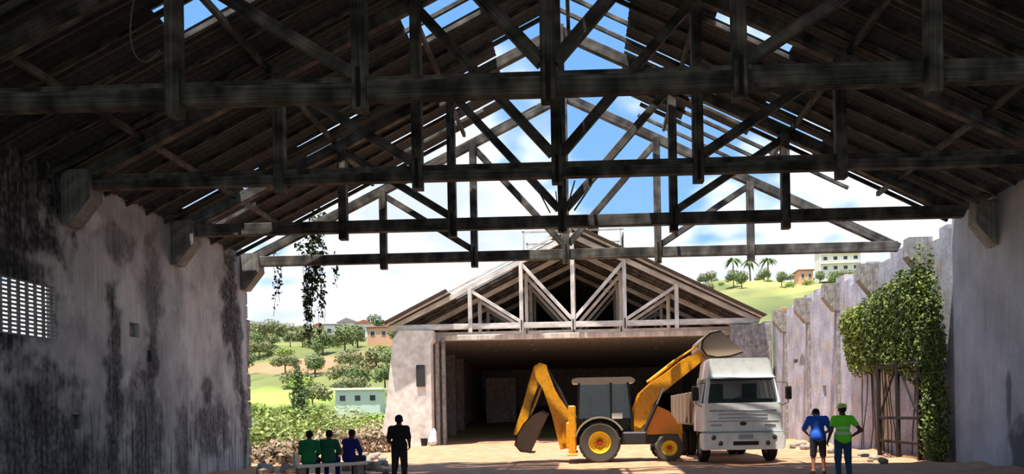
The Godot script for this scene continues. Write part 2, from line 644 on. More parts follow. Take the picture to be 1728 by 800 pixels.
func walls() -> void:
	var na := noise(51, 1.0, 4)
	var nb := noise(52, 1.0, 3)
	var smudge := func(s: float, h: float, cs: float, chh: float, rs: float, rh: float) -> float:
		var q := Vector2((s - cs) / rs, (h - chh) / rh).length()
		return 1.0 - smoothstep(0.5, 1.2, q + na.get_noise_2d(s * 1.6 + cs, h * 1.2) * 0.6)
	# ---- left wall: soot, washed plaster and water streaks as they lie on it (s = distance along the hall)
	var lh := 7.4
	var ls0 := 4.0
	var ls1 := 23.5
	var soot := [[13.2, 6.6, 2.2, 2.4, 0.95], [13.6, 4.2, 1.15, 1.3, 0.85], [16.7, 2.6, 0.34, 2.6, 0.7], [17.9, 1.2, 0.8, 2.0, 0.62], [14.3, 1.0, 1.4, 2.0, 0.72], [18.3, 5.1, 0.45, 1.5, 0.45], [18.2, 3.3, 0.35, 0.6, 0.6], [22.4, 5.4, 0.55, 1.9, 0.85], [22.9, 3.6, 0.35, 2.0, 0.7], [21.2, 1.5, 1.2, 1.0, 0.62], [20.9, 2.6, 0.3, 0.5, 0.55], [16.9, 6.0, 0.7, 0.5, 0.4], [23.2, 1.5, 0.3, 1.6, 0.7], [15.8, 0.4, 1.2, 0.9, 0.6], [19.6, 0.8, 0.4, 1.5, 0.5]]
	var wash := [[17.35, 2.78, 0.35, 0.28, 0.9], [16.0, 6.35, 0.35, 0.3, 0.8], [15.4, 6.4, 0.14, 0.35, 0.9], [20.4, 4.2, 1.0, 1.9, 0.55], [16.2, 4.8, 1.2, 1.2, 0.35], [17.3, 4.5, 0.5, 1.4, 0.5], [17.4, 1.6, 0.25, 1.2, 0.4], [22.1, 1.9, 0.22, 1.6, 0.5], [20.1, 6.2, 0.6, 0.5, 0.5]]
	var lw := picture(1024, 448, func(x: float, y: float) -> Color:
		var s: float = ls0 + x * (ls1 - ls0)
		var h: float = (1.0 - y) * lh
		var cloud := na.get_noise_2d(s * 0.9, h * 0.6)
		var fine := nb.get_noise_2d(s * 9.0, h * 5.0)
		var streak := nb.get_noise_2d(s * 8.0 + 40.0, h * 0.45)
		var k := 0.6 + cloud * 0.45 + fine * 0.12 + streak * 0.12
		var col := lerp3(Color(0.50, 0.51, 0.53), Color(0.82, 0.83, 0.85), k)
		for w in wash:
			col = lerp3(col, Color(0.93, 0.93, 0.93), smudge.call(s, h, w[0], w[1], w[2], w[3]) * w[4] * (0.8 + streak * 0.5))
		for w in soot:
			col = lerp3(col, Color(0.13, 0.135, 0.15), smudge.call(s, h, w[0], w[1], w[2], w[3]) * w[4] * (0.85 + streak * 0.45 + fine * 0.5))
		var drip := smoothstep(0.12, 0.5, streak) * smoothstep(3.6, 1.0, h)
		return lerp3(col, Color(0.20, 0.21, 0.23), drip * 0.55))
	textured("wall_left_face", lw, 0.95, 1.0)
	var holes := [[11.6, 14.85, 3.42, 4.56], [15.3, 15.56, 1.52, 1.84], [17.32, 17.72, 3.78, 4.14], [16.55, 16.85, 1.13, 1.22], [18.05, 18.22, 3.2, 3.5]]
	var cs := ramp(ls0, ls1, 0.65)
	var ch := [-0.3, 0.0, 2.0, 4.0, 6.0, 6.6, 7.34]
	for k in holes:
		cs.append_array([k[0], k[1]])
		ch.append_array([k[2], k[3]])
	cs = with_cuts(cs, [])
	ch = with_cuts(ch, [])
	var at_left := func(s: float, h: float, t: float) -> Vector3: return Vector3(-WALL - t, h, -s)
	var wl := structure("wall_left", "tall left wall of the hall, grey plaster blackened by soot", "wall")
	part("masonry", wall_geo(cs, ch, func(s: float, h: float) -> bool:
		for k in holes:
			if s > k[0] and s < k[1] and h > k[2] and h < k[3]:
				return false
		return true, at_left, 0.2, Vector2(ls1 - ls0, lh), ls0), M.wall_left_face, wl)
	# shallow pockets where plaster and blocks fell out: the wall goes on behind them
	for k in holes.slice(1):
		var g := Geo.new()
		g.box(Vector3(-WALL - 0.22, (k[2] + k[3]) / 2, -(k[0] + k[1]) / 2), Vector3(0.16, k[3] - k[2] + 0.1, k[1] - k[0] + 0.1))
		part("pocket_back", g, M.concrete, wl)
	# perforated block screen
	var vent := structure("window_1", "perforated concrete block vent in the sooty left wall", "vent")
	for i in 14:
		var g := Geo.new()
		g.box(Vector3(-WALL - 0.04, 3.44 + 0.0854 * i, -13.22), Vector3(0.03, 0.046, 3.24), 0.006)
		part("vent_slat", g, M.concrete, vent)
	for i in 15:
		var g := Geo.new()
		g.box(Vector3(-WALL - 0.045, 3.99, -11.7 - 0.22 * i), Vector3(0.03, 1.14, 0.08), 0.006)
		part("vent_mullion", g, M.concrete, vent)
	for d in [11.3, 15.27, 19.35, 23.3]:
		corbel(wl, -1.0, d, M.concrete)
	# broken end of the left wall: ragged blocks at the torn edge
	rng.seed = 5
	for i in 15:
		var g := Geo.new()
		var w := rng.randf_range(0.12, 0.34)
		g.box(Vector3(-WALL - 0.1, 0.22 + i * 0.46, -ls1 - w / 2 + 0.04), Vector3(0.2, 0.44, w), 0.03)
		part("broken_block", g, M.concrete, wl)
	# ---- right wall, sheltered stretch
	var rw := picture(512, 384, func(x: float, y: float) -> Color:
		var s := 4.0 + x * 17.5
		var h := (1.0 - y) * 7.6
		var cloud := na.get_noise_2d(s * 0.7 + 70.0, h * 0.5)
		var streak := nb.get_noise_2d(s * 7.0 + 9.0, h * 0.3)
		var col := lerp3(Color(0.56, 0.57, 0.60), Color(0.82, 0.83, 0.86), 0.6 + cloud * 0.4 + streak * 0.14 + nb.get_noise_2d(s * 8.0, h * 8.0) * 0.12)
		var damp: float = smudge.call(s, h, 18.8, 1.9, 0.12, 0.9) * 0.5 + smudge.call(s, h, 18.4, 0.5, 0.4, 0.9) * 0.6
		return lerp3(col, Color(0.22, 0.22, 0.24), damp))
	textured("wall_right_face", rw, 0.95, 0.8)
	var wr := structure("wall_right", "tall right wall of the hall, smooth grey concrete", "wall")
	part("masonry", wall_geo(ramp(4.0, 21.5, 1.75), [-0.3, 0.0, 2.0, 4.0, 6.0, 7.3], func(_s: float, _h: float) -> bool: return true,
		func(s: float, h: float, t: float) -> Vector3: return Vector3(WALL - 0.12 + t, h, -s), 0.6, Vector2(17.5, 7.6), 4.0), M.wall_right_face, wr)
	corbel(wr, 1.0, 11.3, M.concrete)
	corbel(wr, 1.0, 15.27, M.concrete)
	corbel(wr, 1.0, 19.35, M.concrete)
	for w in [[wl, -WALL - 0.1, 0.2, 7.34], [wr, WALL + 0.18, 0.6, 7.3]]:
		var g := Geo.new()
		g.box(Vector3(w[1], w[3] / 2 - 0.15, 1.5), Vector3(w[2], w[3] + 0.3, 11.0))
		part("rear_shade_wall", g, M.concrete, w[0])  # unseen wall lengths added behind the camera to hold back light
	# ---- right wall, open to the sky, running on to the far hall
	var ow := picture(1024, 384, func(x: float, y: float) -> Color:
		var s := 21.5 + x * 20.5
		var h := (1.0 - y) * 7.8
		var cloud := na.get_noise_2d(s * 0.8 + 150.0, h * 0.7)
		var streak := nb.get_noise_2d(s * 6.0 + 19.0, h * 0.4)
		var fine := nb.get_noise_2d(s * 9.0, h * 7.0)
		var col := lerp3(Color(0.50, 0.50, 0.54), Color(0.80, 0.80, 0.86), 0.6 + cloud * 0.45 + streak * 0.12 + fine * 0.35)
		var beige := smoothstep(0.1, 0.5, na.get_noise_2d(s * 0.5 + 200.0, h * 0.9 + 7.0))
		col = lerp3(col, Color(0.76, 0.69, 0.58), beige * 0.4)
		var cream: float = smudge.call(s, h, 26.7, 1.6, 0.8, 1.9)
		col = lerp3(col, Color(0.86, 0.80, 0.68), cream * 0.7)
		var dark: float = smoothstep(0.25, 0.6, streak) * 0.4 + smudge.call(s, h, 36.5, 4.2, 0.5, 0.3) * 0.5
		return lerp3(col, Color(0.28, 0.27, 0.27), dark))
	textured("wall_open_face", ow, 0.95, 1.2)
	rng.seed = 8
	var tops := []
	var oc := ramp(21.5, 42.0, 0.5)
	for i in oc.size():
		tops.append(7.1 + rng.randf_range(-0.28, 0.3))
	var wo := structure("wall_right_yard", "roofless right wall of the yard with concrete truss brackets", "wall")
	part("masonry", wall_geo(with_cuts(oc, [37.2, 38.0, 33.0, 33.5]), [-0.3, 0.0, 2.0, 2.3, 2.8, 4.15, 4.35, 6.0, 6.8, 6.95, 7.1, 7.25, 7.4], func(s: float, h: float) -> bool:
		if s > 37.2 and s < 38.0 and h > 4.15 and h < 4.35:
			return false
		if s > 33.0 and s < 33.5 and h > 2.3 and h < 2.8:
			return false
		return h < tops[int((s - 21.5) / 0.5)],
		func(s: float, h: float, t: float) -> Vector3: return Vector3(WALL + t, h, -s), 0.5, Vector2(20.5, 7.8), 21.5), M.wall_open_face, wo)
	for d in [23.3, 27.3, 31.3, 35.3, 39.3]:
		corbel(wo, 1.0, d, M.pale_concrete if d > 24 else M.concrete)
		var g := Geo.new()
		g.box(Vector3(WALL - 0.04, 3.05, -d), Vector3(0.14, 5.9, 0.36), 0.02)
		part("pilaster_strip", g, M.concrete, wo)
	# broken brick and clay at the far end of the wall top
	for i in 12:
		var g := Geo.new()
		g.box(Vector3(WALL + rng.randf_range(0.1, 0.4), 7.15 + rng.randf_range(-0.35, 0.25), -39.9 - i * 0.12 + rng.randf_range(-0.2, 0.2)), Vector3(0.22, 0.16, 0.3), 0.02, Basis.from_euler(Vector3(rng.randf() * 0.6, rng.randf() * 3, rng.randf() * 0.6)))
		part("brick", g, M.brick_clay, wo)


# ================================================================ trusses
func truss(label: String, d: float, wood: Material, spliced := false) -> Node3D:
	var o := thing("roof_truss", label, "truss", Vector3(AXIS, CHORD, -d), 0.0, "timber trusses of the ruined hall")
	var top := func(x: float) -> float: return RISE * (1.0 - absf(x) / HALF)
	rng.seed = int(d * 100)
	var one := func(called: String, a: Vector3, b: Vector3, w: float, h: float, up := Vector3.UP) -> void:
		var g := Geo.new()
		g.q = Vector2(rng.randf() * 5, rng.randf() * 9)
		g.beam(a, b, w, h, up)
		part(called, g, wood, o)
	if spliced:
		one.call("bottom_chord", Vector3(-10.7, 0, 0), Vector3(3.2, 0, 0), 0.2, 0.36)
		one.call("bottom_chord", Vector3(2.6, 0.05, -0.12), Vector3(10.7, 0.05, -0.12), 0.2, 0.36)
	else:
		one.call("bottom_chord", Vector3(-10.7, 0, 0), Vector3(10.7, 0, 0), 0.2, 0.32)
	for s in [-1.0, 1.0]:
		one.call("rafter", Vector3(s * 10.75, -0.05, 0), Vector3(-s * 0.05, RISE, 0), 0.18, 0.28)
		for x in [3.0, 6.0]:
			one.call("hanger_post", Vector3(s * x, -0.36, 0.06), Vector3(s * x, top.call(x), 0.06), 0.22, 0.22, Vector3.BACK)
		one.call("diagonal_brace", Vector3(s * 3.0, top.call(3.0) - 0.1, 0), Vector3(0.1 * s, 0.35, 0), 0.16, 0.2)
		one.call("diagonal_brace", Vector3(s * 6.0, top.call(6.0) - 0.1, 0), Vector3(s * 3.1, 0.25, 0), 0.16, 0.19)
	one.call("king_post", Vector3(0, -0.3, 0.05), Vector3(0, RISE + 0.1, 0.05), 0.24, 0.24, Vector3.BACK)
	for x in [-3.0, 0.0, 3.0]:
		var g := Geo.new()
		g.box(Vector3(x, -0.02, 0.19), Vector3(0.07, 0.62, 0.02), 0.004)
		part("iron_strap", g, M.rust_iron, o)
	return o


# a corrugated sheet: length runs down the slope (local x), width along the hall (local z)
func sheet_mesh(length: float, width: float, m: Material) -> ArrayMesh:
	var g := Geo.new()
	var waves := int(width / 0.1)
	for k in waves:
		var z0 := -width / 2 + width * k / waves
		var z1 := z0 + width / waves
		var y0 := 0.025 if k % 2 == 0 else -0.025
		g.quad(Vector3(0, y0, z0), Vector3(length, y0, z0), Vector3(length, -y0, z1), Vector3(0, -y0, z1), Vector3.UP)
	return g.mesh(m)


func main_roof() -> void:
	var o := structure("roof", "dark corrugated sheet roof of the hall with holes and a torn edge", "roof")
	var slope := atan2(RISE, HALF)
	var ll := 11.9                       # slope length
	var per := 6
	var width := 0.8
	var d0 := 8.5
	var strips := 18
	rng.seed = 77
	var shapes := [sheet_mesh(ll / per + 0.12, width + 0.06, M.roof_sheet), sheet_mesh(ll / per + 0.12, width * 0.72, M.roof_sheet), sheet_mesh(ll / per * 0.6, width + 0.02, M.roof_sheet)]
	# (side, distance, x from ridge, half sizes) of the holes
	var holes := [[-1, 16.5, 2.0, 0.5, 0.9], [-1, 17.1, 5.2, 0.3, 0.5], [-1, 13.0, 6.5, 0.35, 0.9], [1, 16.2, 4.9, 0.3, 0.5], [1, 18.6, 1.3, 0.9, 0.9], [-1, 19.0, 1.4, 0.3, 0.9]]
	for s in [-1, 1]:
		for i in strips:
			var d := d0 + width * (i + 0.5)
			for k in per:
				var run: float = (k + 0.5) * ll / per
				var x: float = run * cos(slope)      # from the ridge
				var gone := false
				for h in holes:
					if h[0] == s and absf(d - h[1]) < h[3] + 0.1 and absf(x - h[2]) < h[4]:
						gone = true
				if d > 19.5 and x < 2.3:
					gone = true
				var edge := 22.9 if s < 0 else lerpf(22.2, 20.6, clampf((x - 2.4) / 5.0, 0, 1))
				if d + 0.3 > edge:
					gone = true
				var r := rng.randf()
				if gone:
					continue
				var which := 0
				if d > 18.5 and r < 0.22:
					which = 1
				elif r > 0.975 and d > 12.0:
					which = 2
				var mi := mesh_part("roof_sheet", shapes[which], o)
				var start: float = k * ll / per
				mi.transform = Transform3D(Basis(Vector3.UP, PI if s < 0 else 0.0) * Basis(Vector3.BACK, -slope + rng.randf_range(-0.006, 0.006)) * Basis(Vector3.UP, rng.randf_range(-0.012, 0.012)),
					Vector3(AXIS + s * start * cos(slope), CHORD + RISE + 0.42 - start * sin(slope) + 0.012 * (k % 2), -d))
	# unseen rear bays, carried back to keep daylight out: long sheets from ridge to eave
	var rear_shade_sheet := sheet_mesh(ll / 2 + 0.75, 2.66, M.roof_sheet)
	for s in [-1, 1]:
		for i in range(1, 6):
			for k in 2:
				var mi := mesh_part("roof_sheet", rear_shade_sheet, o)
				var start: float = k * ll / 2
				mi.transform = Transform3D(Basis(Vector3.UP, PI if s < 0 else 0.0) * Basis(Vector3.BACK, -slope), Vector3(AXIS + s * start * cos(slope), CHORD + RISE + 0.42 - start * sin(slope) + 0.012 * k, 7.0 - 2.6 * (i + 0.5)))
	# flat eave sheets that reach over the wall heads
	var eave := sheet_mesh(1.5, width + 0.06, M.roof_sheet)
	for s in [-1, 1]:
		for i in (strips if s < 0 else 16):
			var mi := mesh_part("roof_sheet", eave, o)
			mi.transform = Transform3D(Basis(Vector3.UP, PI if s < 0 else 0.0) * Basis(Vector3.BACK, -0.05 + rng.randf_range(-0.01, 0.01)), Vector3(AXIS + s * 10.3, 7.44, -(d0 + width * (i + 0.5))))
	# common rafters between the trusses
	for s in [-1.0, 1.0]:
		for i in strips + 1:
			var d := d0 + width * i
			var from := 0.0
			if d > 19.6:
				from = 2.35 + rng.randf() * 0.5
			if d > 22.2:
				from += 0.8
			if s > 0 and d > 20.8:
				from = 2.4
			var to := 10.9
			if s > 0 and d > 21.0:
				to = lerpf(9.0, 5.2, (d - 21.0) / 2.0)
			var g := Geo.new()
			g.q = Vector2(rng.randf(), rng.randf() * 4)
			var lift := 0.33
			g.beam(Vector3(AXIS + s * from, CHORD + lift + RISE * (1 - from / HALF), -d), Vector3(AXIS + s * to, CHORD + lift + RISE * (1 - to / HALF), -d), 0.07, 0.11)
			part("common_rafter", g, M.old_timber, o)
	# purlins bay by bay
	for s in [-1.0, 1.0]:
		for x in [0.25, 3.2, 6.2, 9.0]:
			for b in [[-4.0, 7.3], [7.3, 11.3], [11.3, 15.27], [15.27, 19.35], [19.35, 22.8]]:
				if b[0] > 19 and x < 3.0:
					continue
				var end: float = b[1]
				if s > 0 and b[0] > 19.0 and x > 5.0:
					end = 21.6 if x < 8 else 20.6
				var g := Geo.new()
				var y: float = CHORD + RISE * (1 - x / HALF) + 0.21
				g.beam(Vector3(AXIS + s * x, y, -b[0] + 0.1), Vector3(AXIS + s * x, y, -end), 0.1, 0.14)
				part("purlin", g, M.old_timber, o)


func main_trusses() -> void:
	truss("soot-dark timber roof truss four bays inside the torn roof edge", TRUSS_Z[0], M.old_timber)
	truss("brown timber roof truss with spliced bottom beam, three bays inside torn roof edge", TRUSS_Z[1], M.old_timber, true)
	truss("weathered timber roof truss two bays inside the torn roof edge", TRUSS_Z[2], M.old_timber)
	truss("dark timber roof truss one bay inside the torn roof edge", TRUSS_Z[3], M.old_timber)
	truss("black timber roof truss standing at the torn roof edge over the yard", TRUSS_Z[4], M.old_timber)
	# broken boards caught at the foot of the king post
	rng.seed = 15
	for i in 4:
		var g := Geo.new()
		var a := Vector3(AXIS - 0.33 + 0.22 * i, CHORD + 0.2, -19.35 + 0.22 + 0.05 * i)
		var dir := Vector3(-0.5 + 0.4 * i, 1.0, 0).normalized()
		g.beam(a, a + dir * rng.randf_range(0.5, 1.0), 0.03, 0.12, Vector3.BACK)
		tag(part("broken_board", g, M.old_timber, self), "splintered board wedged at the foot of a king post", "board", "splintered boards on the truss")
	# loose cable looped over the spliced truss
	var pts := []
	for k in 17:
		var f := k / 16.0
		pts.append(Vector3(AXIS - 6.0 - 0.16 - 0.55 * sin(f * PI) * (1.0 - 0.3 * f), CHORD + 2.5 - 2.35 * sin(f * PI * 0.5) + 0.5 * pow(f, 4.0), -11.1))
	var cg := Geo.new()
	cg.tube(pts, 0.014, 6)
	tag(part("loose_cable", cg, M.cable, self), "thin grey cable dangling in a loop beside a truss post", "cable")


# ================================================================ far hall
func far_hall() -> void:
	var z := FAR_FRONT
	for k in 4:
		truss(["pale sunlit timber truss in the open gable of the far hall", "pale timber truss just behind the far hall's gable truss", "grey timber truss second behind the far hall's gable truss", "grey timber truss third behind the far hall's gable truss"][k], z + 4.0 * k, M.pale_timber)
	var o := structure("far_roof", "old corrugated roof of the far hall above its open gable", "roof")
	var slope := atan2(RISE, HALF)
	var ll := 12.1
	var sh := sheet_mesh(ll / 3 + 0.1, 1.26, M.roof_sheet)
	rng.seed = 21
	for s in [-1, 1]:
		for i in 30:
			for k in 3:
				var d := z - 0.5 + 1.2 * i
				if s < 0 and ((i < 3 and k == 1) or (i < 2 and k == 0)):
					continue
				var start := k * ll / 3
				var mi := mesh_part("roof_sheet", sh, o)
				mi.transform = Transform3D(Basis(Vector3.UP, PI if s < 0 else 0.0) * Basis(Vector3.BACK, -slope), Vector3(AXIS + s * start * cos(slope), CHORD + RISE + 0.42 - start * sin(slope), -d))
		for i in 33:
			var g := Geo.new()
			var d := z - 0.6 + 1.05 * i
			g.beam(Vector3(AXIS, CHORD + 0.3 + RISE, -d), Vector3(AXIS + s * 10.8, CHORD + 0.3 - RISE * 0.4 / HALF, -d), 0.08, 0.12)
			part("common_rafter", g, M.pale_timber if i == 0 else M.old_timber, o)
	# raised lantern frame on the ridge
	var la := thing("roof_lantern", "broken raised lantern frame on the ridge of the far hall", "lantern", Vector3(AXIS, CHORD, -z - 1.0))
	for x in [-2.9, 2.9]:
		for dz in [0.0, -3.0]:
			var g := Geo.new()
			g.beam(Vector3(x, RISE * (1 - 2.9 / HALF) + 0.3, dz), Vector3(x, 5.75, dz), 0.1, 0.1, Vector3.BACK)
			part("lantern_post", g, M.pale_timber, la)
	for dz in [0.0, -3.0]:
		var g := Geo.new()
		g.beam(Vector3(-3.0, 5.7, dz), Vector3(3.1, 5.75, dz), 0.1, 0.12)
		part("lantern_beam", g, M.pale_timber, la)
		for s in [-1.0, 1.0]:
			g = Geo.new()
			g.beam(Vector3(s * 1.9, 4.9, dz), Vector3(s * 0.9, 5.8, dz), 0.08, 0.1)
			part("lantern_brace", g, M.pale_timber, la)
	for k in 3:
		var g := Geo.new()
		g.box(Vector3(3.05, 4.45 + 0.45 * k, -1.4), Vector3(0.04, 0.4, 3.0), 0.008)
		part("side_board", g, M.rust_iron, la)
	for k in 4:
		var g := Geo.new()
		g.box(Vector3(-1.0 + 0.75 * k, 5.88, -1.2), Vector3(0.7, 0.03, 3.2), 0.006, Basis(Vector3.BACK, 0.03 * (k % 2)))
		part("top_board", g, M.rust_iron, la)
	var st := Geo.new()
	st.box(Vector3(0.05, 5.55, -0.2), Vector3(0.6, 0.6, 0.4), 0.05)
	part("ridge_block", st, M.rust_iron, la)
	# walls
	var w := structure("wall_far_front", "pale plastered front piers of the far hall", "wall")
	var g := Geo.new()
	# left pier, battered outwards at its foot
	var outline := PackedVector2Array([Vector2(-11.9, -0.3), Vector2(-8.75, -0.3), Vector2(-8.75, 5.9), Vector2(-8.6, 6.1), Vector2(-8.6, 6.68), Vector2(-10.6, 6.72), Vector2(-10.95, 6.2), Vector2(-11.2, 4.2), Vector2(-11.45, 2.0)])
	g.prism(outline, -z - 0.35, -z + 0.35)
	part("left_pier", g, M.cream_plaster, w)
	g = Geo.new()
	g.box(Vector3(9.75, 3.2, -z), Vector3(2.3, 6.95, 0.7), 0.03)
	part("right_pier", g, M.concrete, w)
	for k in 2:
		g = Geo.new()
		g.box(Vector3(-8.55 + 0.32 * k, 3.1, -z - 0.5 - 0.3 * k), Vector3(0.2, 6.5, 0.3), 0.02)
		part("door_jamb", g, M.concrete, w)
	g = Geo.new()
	g.box(Vector3(-9.35, 4.05, -z + 0.41), Vector3(0.5, 1.25, 0.1), 0.02)
	tag(part("meter_box", g, M.machine_grey, self), "dark metal meter box fixed on the pale left pier", "box")
	var back := structure("wall_far_interior", "stained grey inner walls of the far hall", "wall")
	for b in [[Vector3(-10.9, 3.3, -z - 17.7), Vector3(0.4, 7.2, 34.6)], [Vector3(10.9, 3.3, -z - 17.7), Vector3(0.4, 7.2, 34.6)], [Vector3(0, 6.0, -z - 35.0), Vector3(22.2, 12.8, 0.4)]]:
		g = Geo.new()
		g.box(b[0], b[1])
		part("masonry", g, M.concrete, back)
	for k in 5:
		g = Geo.new()
		g.box(Vector3(-10.4, 3.2, -z - 3.0 - 4.0 * k), Vector3(0.7, 6.8, 0.5), 0.03)
		part("pilaster", g, M.concrete, back)
	g = Geo.new()
	g.box(Vector3(-7.6, 2.9, -z - 25.0), Vector3(2.8, 4.6, 0.2), 0.02)
	part("window_stand_in", g, M.concrete, back, "added panel standing in for a dimly lit window deep in the hall")  # added slab, stands in for the faint light of a rear window
	var ce := Geo.new()
	ce.box(Vector3(0, CHORD - 0.3, -z - 20.0), Vector3(21.4, 0.08, 30.0))
	tag(part("ceiling", ce, M.concrete, self), "stained boarded ceiling inside the far hall", "ceiling", "", "structure")
	var li := Geo.new()
	li.box(Vector3(0.1, CHORD - 0.55, -z - 0.9), Vector3(18.4, 0.32, 0.3), 0.03)
	tag(part("trim_1", li, M.pale_timber, self), "long pale lintel beam under the far gable truss", "beam", "", "structure")


# ================================================================ plants
func leaves(g: Geo, blobs: Array, count: int, size: float, dark: Color, light: Color, droop := 0.0) -> void:
	var total := 0.0
	for b in blobs:
		total += b[1].x * b[1].y
	for b in blobs:
		var num := int(count * b[1].x * b[1].y / total)
		for i in num:
			var d := Vector3(rng.randfn(), rng.randfn(), rng.randfn()).normalized()
			var r := pow(rng.randf(), 0.35)
			var p: Vector3 = b[0] + d * r * b[1]
			var nn := (d + Vector3(rng.randf_range(-1, 1), rng.randf_range(-0.3, 1.0), rng.randf_range(-1, 1))).normalized()
			var a := nn.cross(Vector3(rng.randf_range(-1, 1), rng.randf_range(-1, 1), rng.randf_range(-1, 1))).normalized()
			if droop > 0.0:
				a = (a + Vector3.DOWN * droop).normalized()
			var s := nn.cross(a).normalized()
			var l := size * rng.randf_range(0.6, 1.35)
			g.tint = dark.lerp(light, rng.randf())
			g.quad(p - a * l * 0.5, p + s * l * 0.28, p + a * l * 0.6, p - s * l * 0.28, nn)


func tree(called: String, label: String, at: Vector3, blobs: Array, count: int, leaf: float, dark: Color, light: Color, trunk: float, group := "") -> Node3D:
	var o := thing(called, label, "tree" if trunk > 0.06 else "bush", at, 0.0, group)
	var g := Geo.new()
	leaves(g, blobs, count, leaf, dark, light)
	part("foliage", g, M.far_leaf, o).set_meta("kind", "stuff")
	g = Geo.new()
	var c: Vector3 = blobs[0][0]
	g.tube([Vector3(0, -0.4, 0), Vector3(0.05, c.y * 0.5, 0.03), c], [trunk, trunk * 0.8, trunk * 0.3], 7)
	for b in blobs.slice(1):
		g.tube([Vector3(0.03, c.y * 0.55, 0.02), (b[0] + c) * 0.5, b[0]], [trunk * 0.5, trunk * 0.35, trunk * 0.12], 5)
	part("trunk", g, M.bark, o)
	return o


func palm(at: Vector3, h: float, turn: float, label: String) -> void:
	var o := thing("palm_tree", label, "palm tree", at, turn, "palms on the right hill crest")
	var g := Geo.new()
	g.tube([Vector3(0, -0.5, 0), Vector3(0.1, h * 0.5, 0), Vector3(0.05, h, 0)], [0.26, 0.2, 0.17], 8)
	part("trunk", g, M.palm_bark, o)
	for k in 15:
		g = Geo.new()
		var a := TAU * k / 15.0 + rng.randf_range(-0.15, 0.15)
		var dir := Vector3(cos(a), 0, sin(a))
		var up := rng.randf_range(0.1, 1.3)
		var prev := Vector3(0.05, h, 0)
		var side := dir.cross(Vector3.UP)
		g.tint = Color(0.05, 0.10, 0.05).lerp(Color(0.12, 0.17, 0.07), rng.randf())
		for i in 6:
			var f := (i + 1) / 6.0
			var p := Vector3(0.05, h, 0) + dir * 2.7 * f + Vector3.UP * (up * 1.5 * f - 2.6 * f * f)
			var w0 := 0.34 * sin(PI * (f - 0.16) * 0.95 + 0.3)
			var w1 := 0.34 * sin(PI * f * 0.95)
			for s in [-1.0, 1.0]:
				g.quad(prev, p, p + side * s * w1 + Vector3.DOWN * w1 * 0.7, prev + side * s * w0 + Vector3.DOWN * w0 * 0.7, Vector3.UP)
			prev = p
		part("frond", g, M.far_leaf, o)


func land_y(x: float, d: float) -> float:
	var n2 := noise(33, 0.03, 4)
	return hill_height(x, d) + n2.get_noise_2d(x * 1.4, d * 1.4) * 2.2 * smoothstep(50.0, 90.0, d) - 0.16


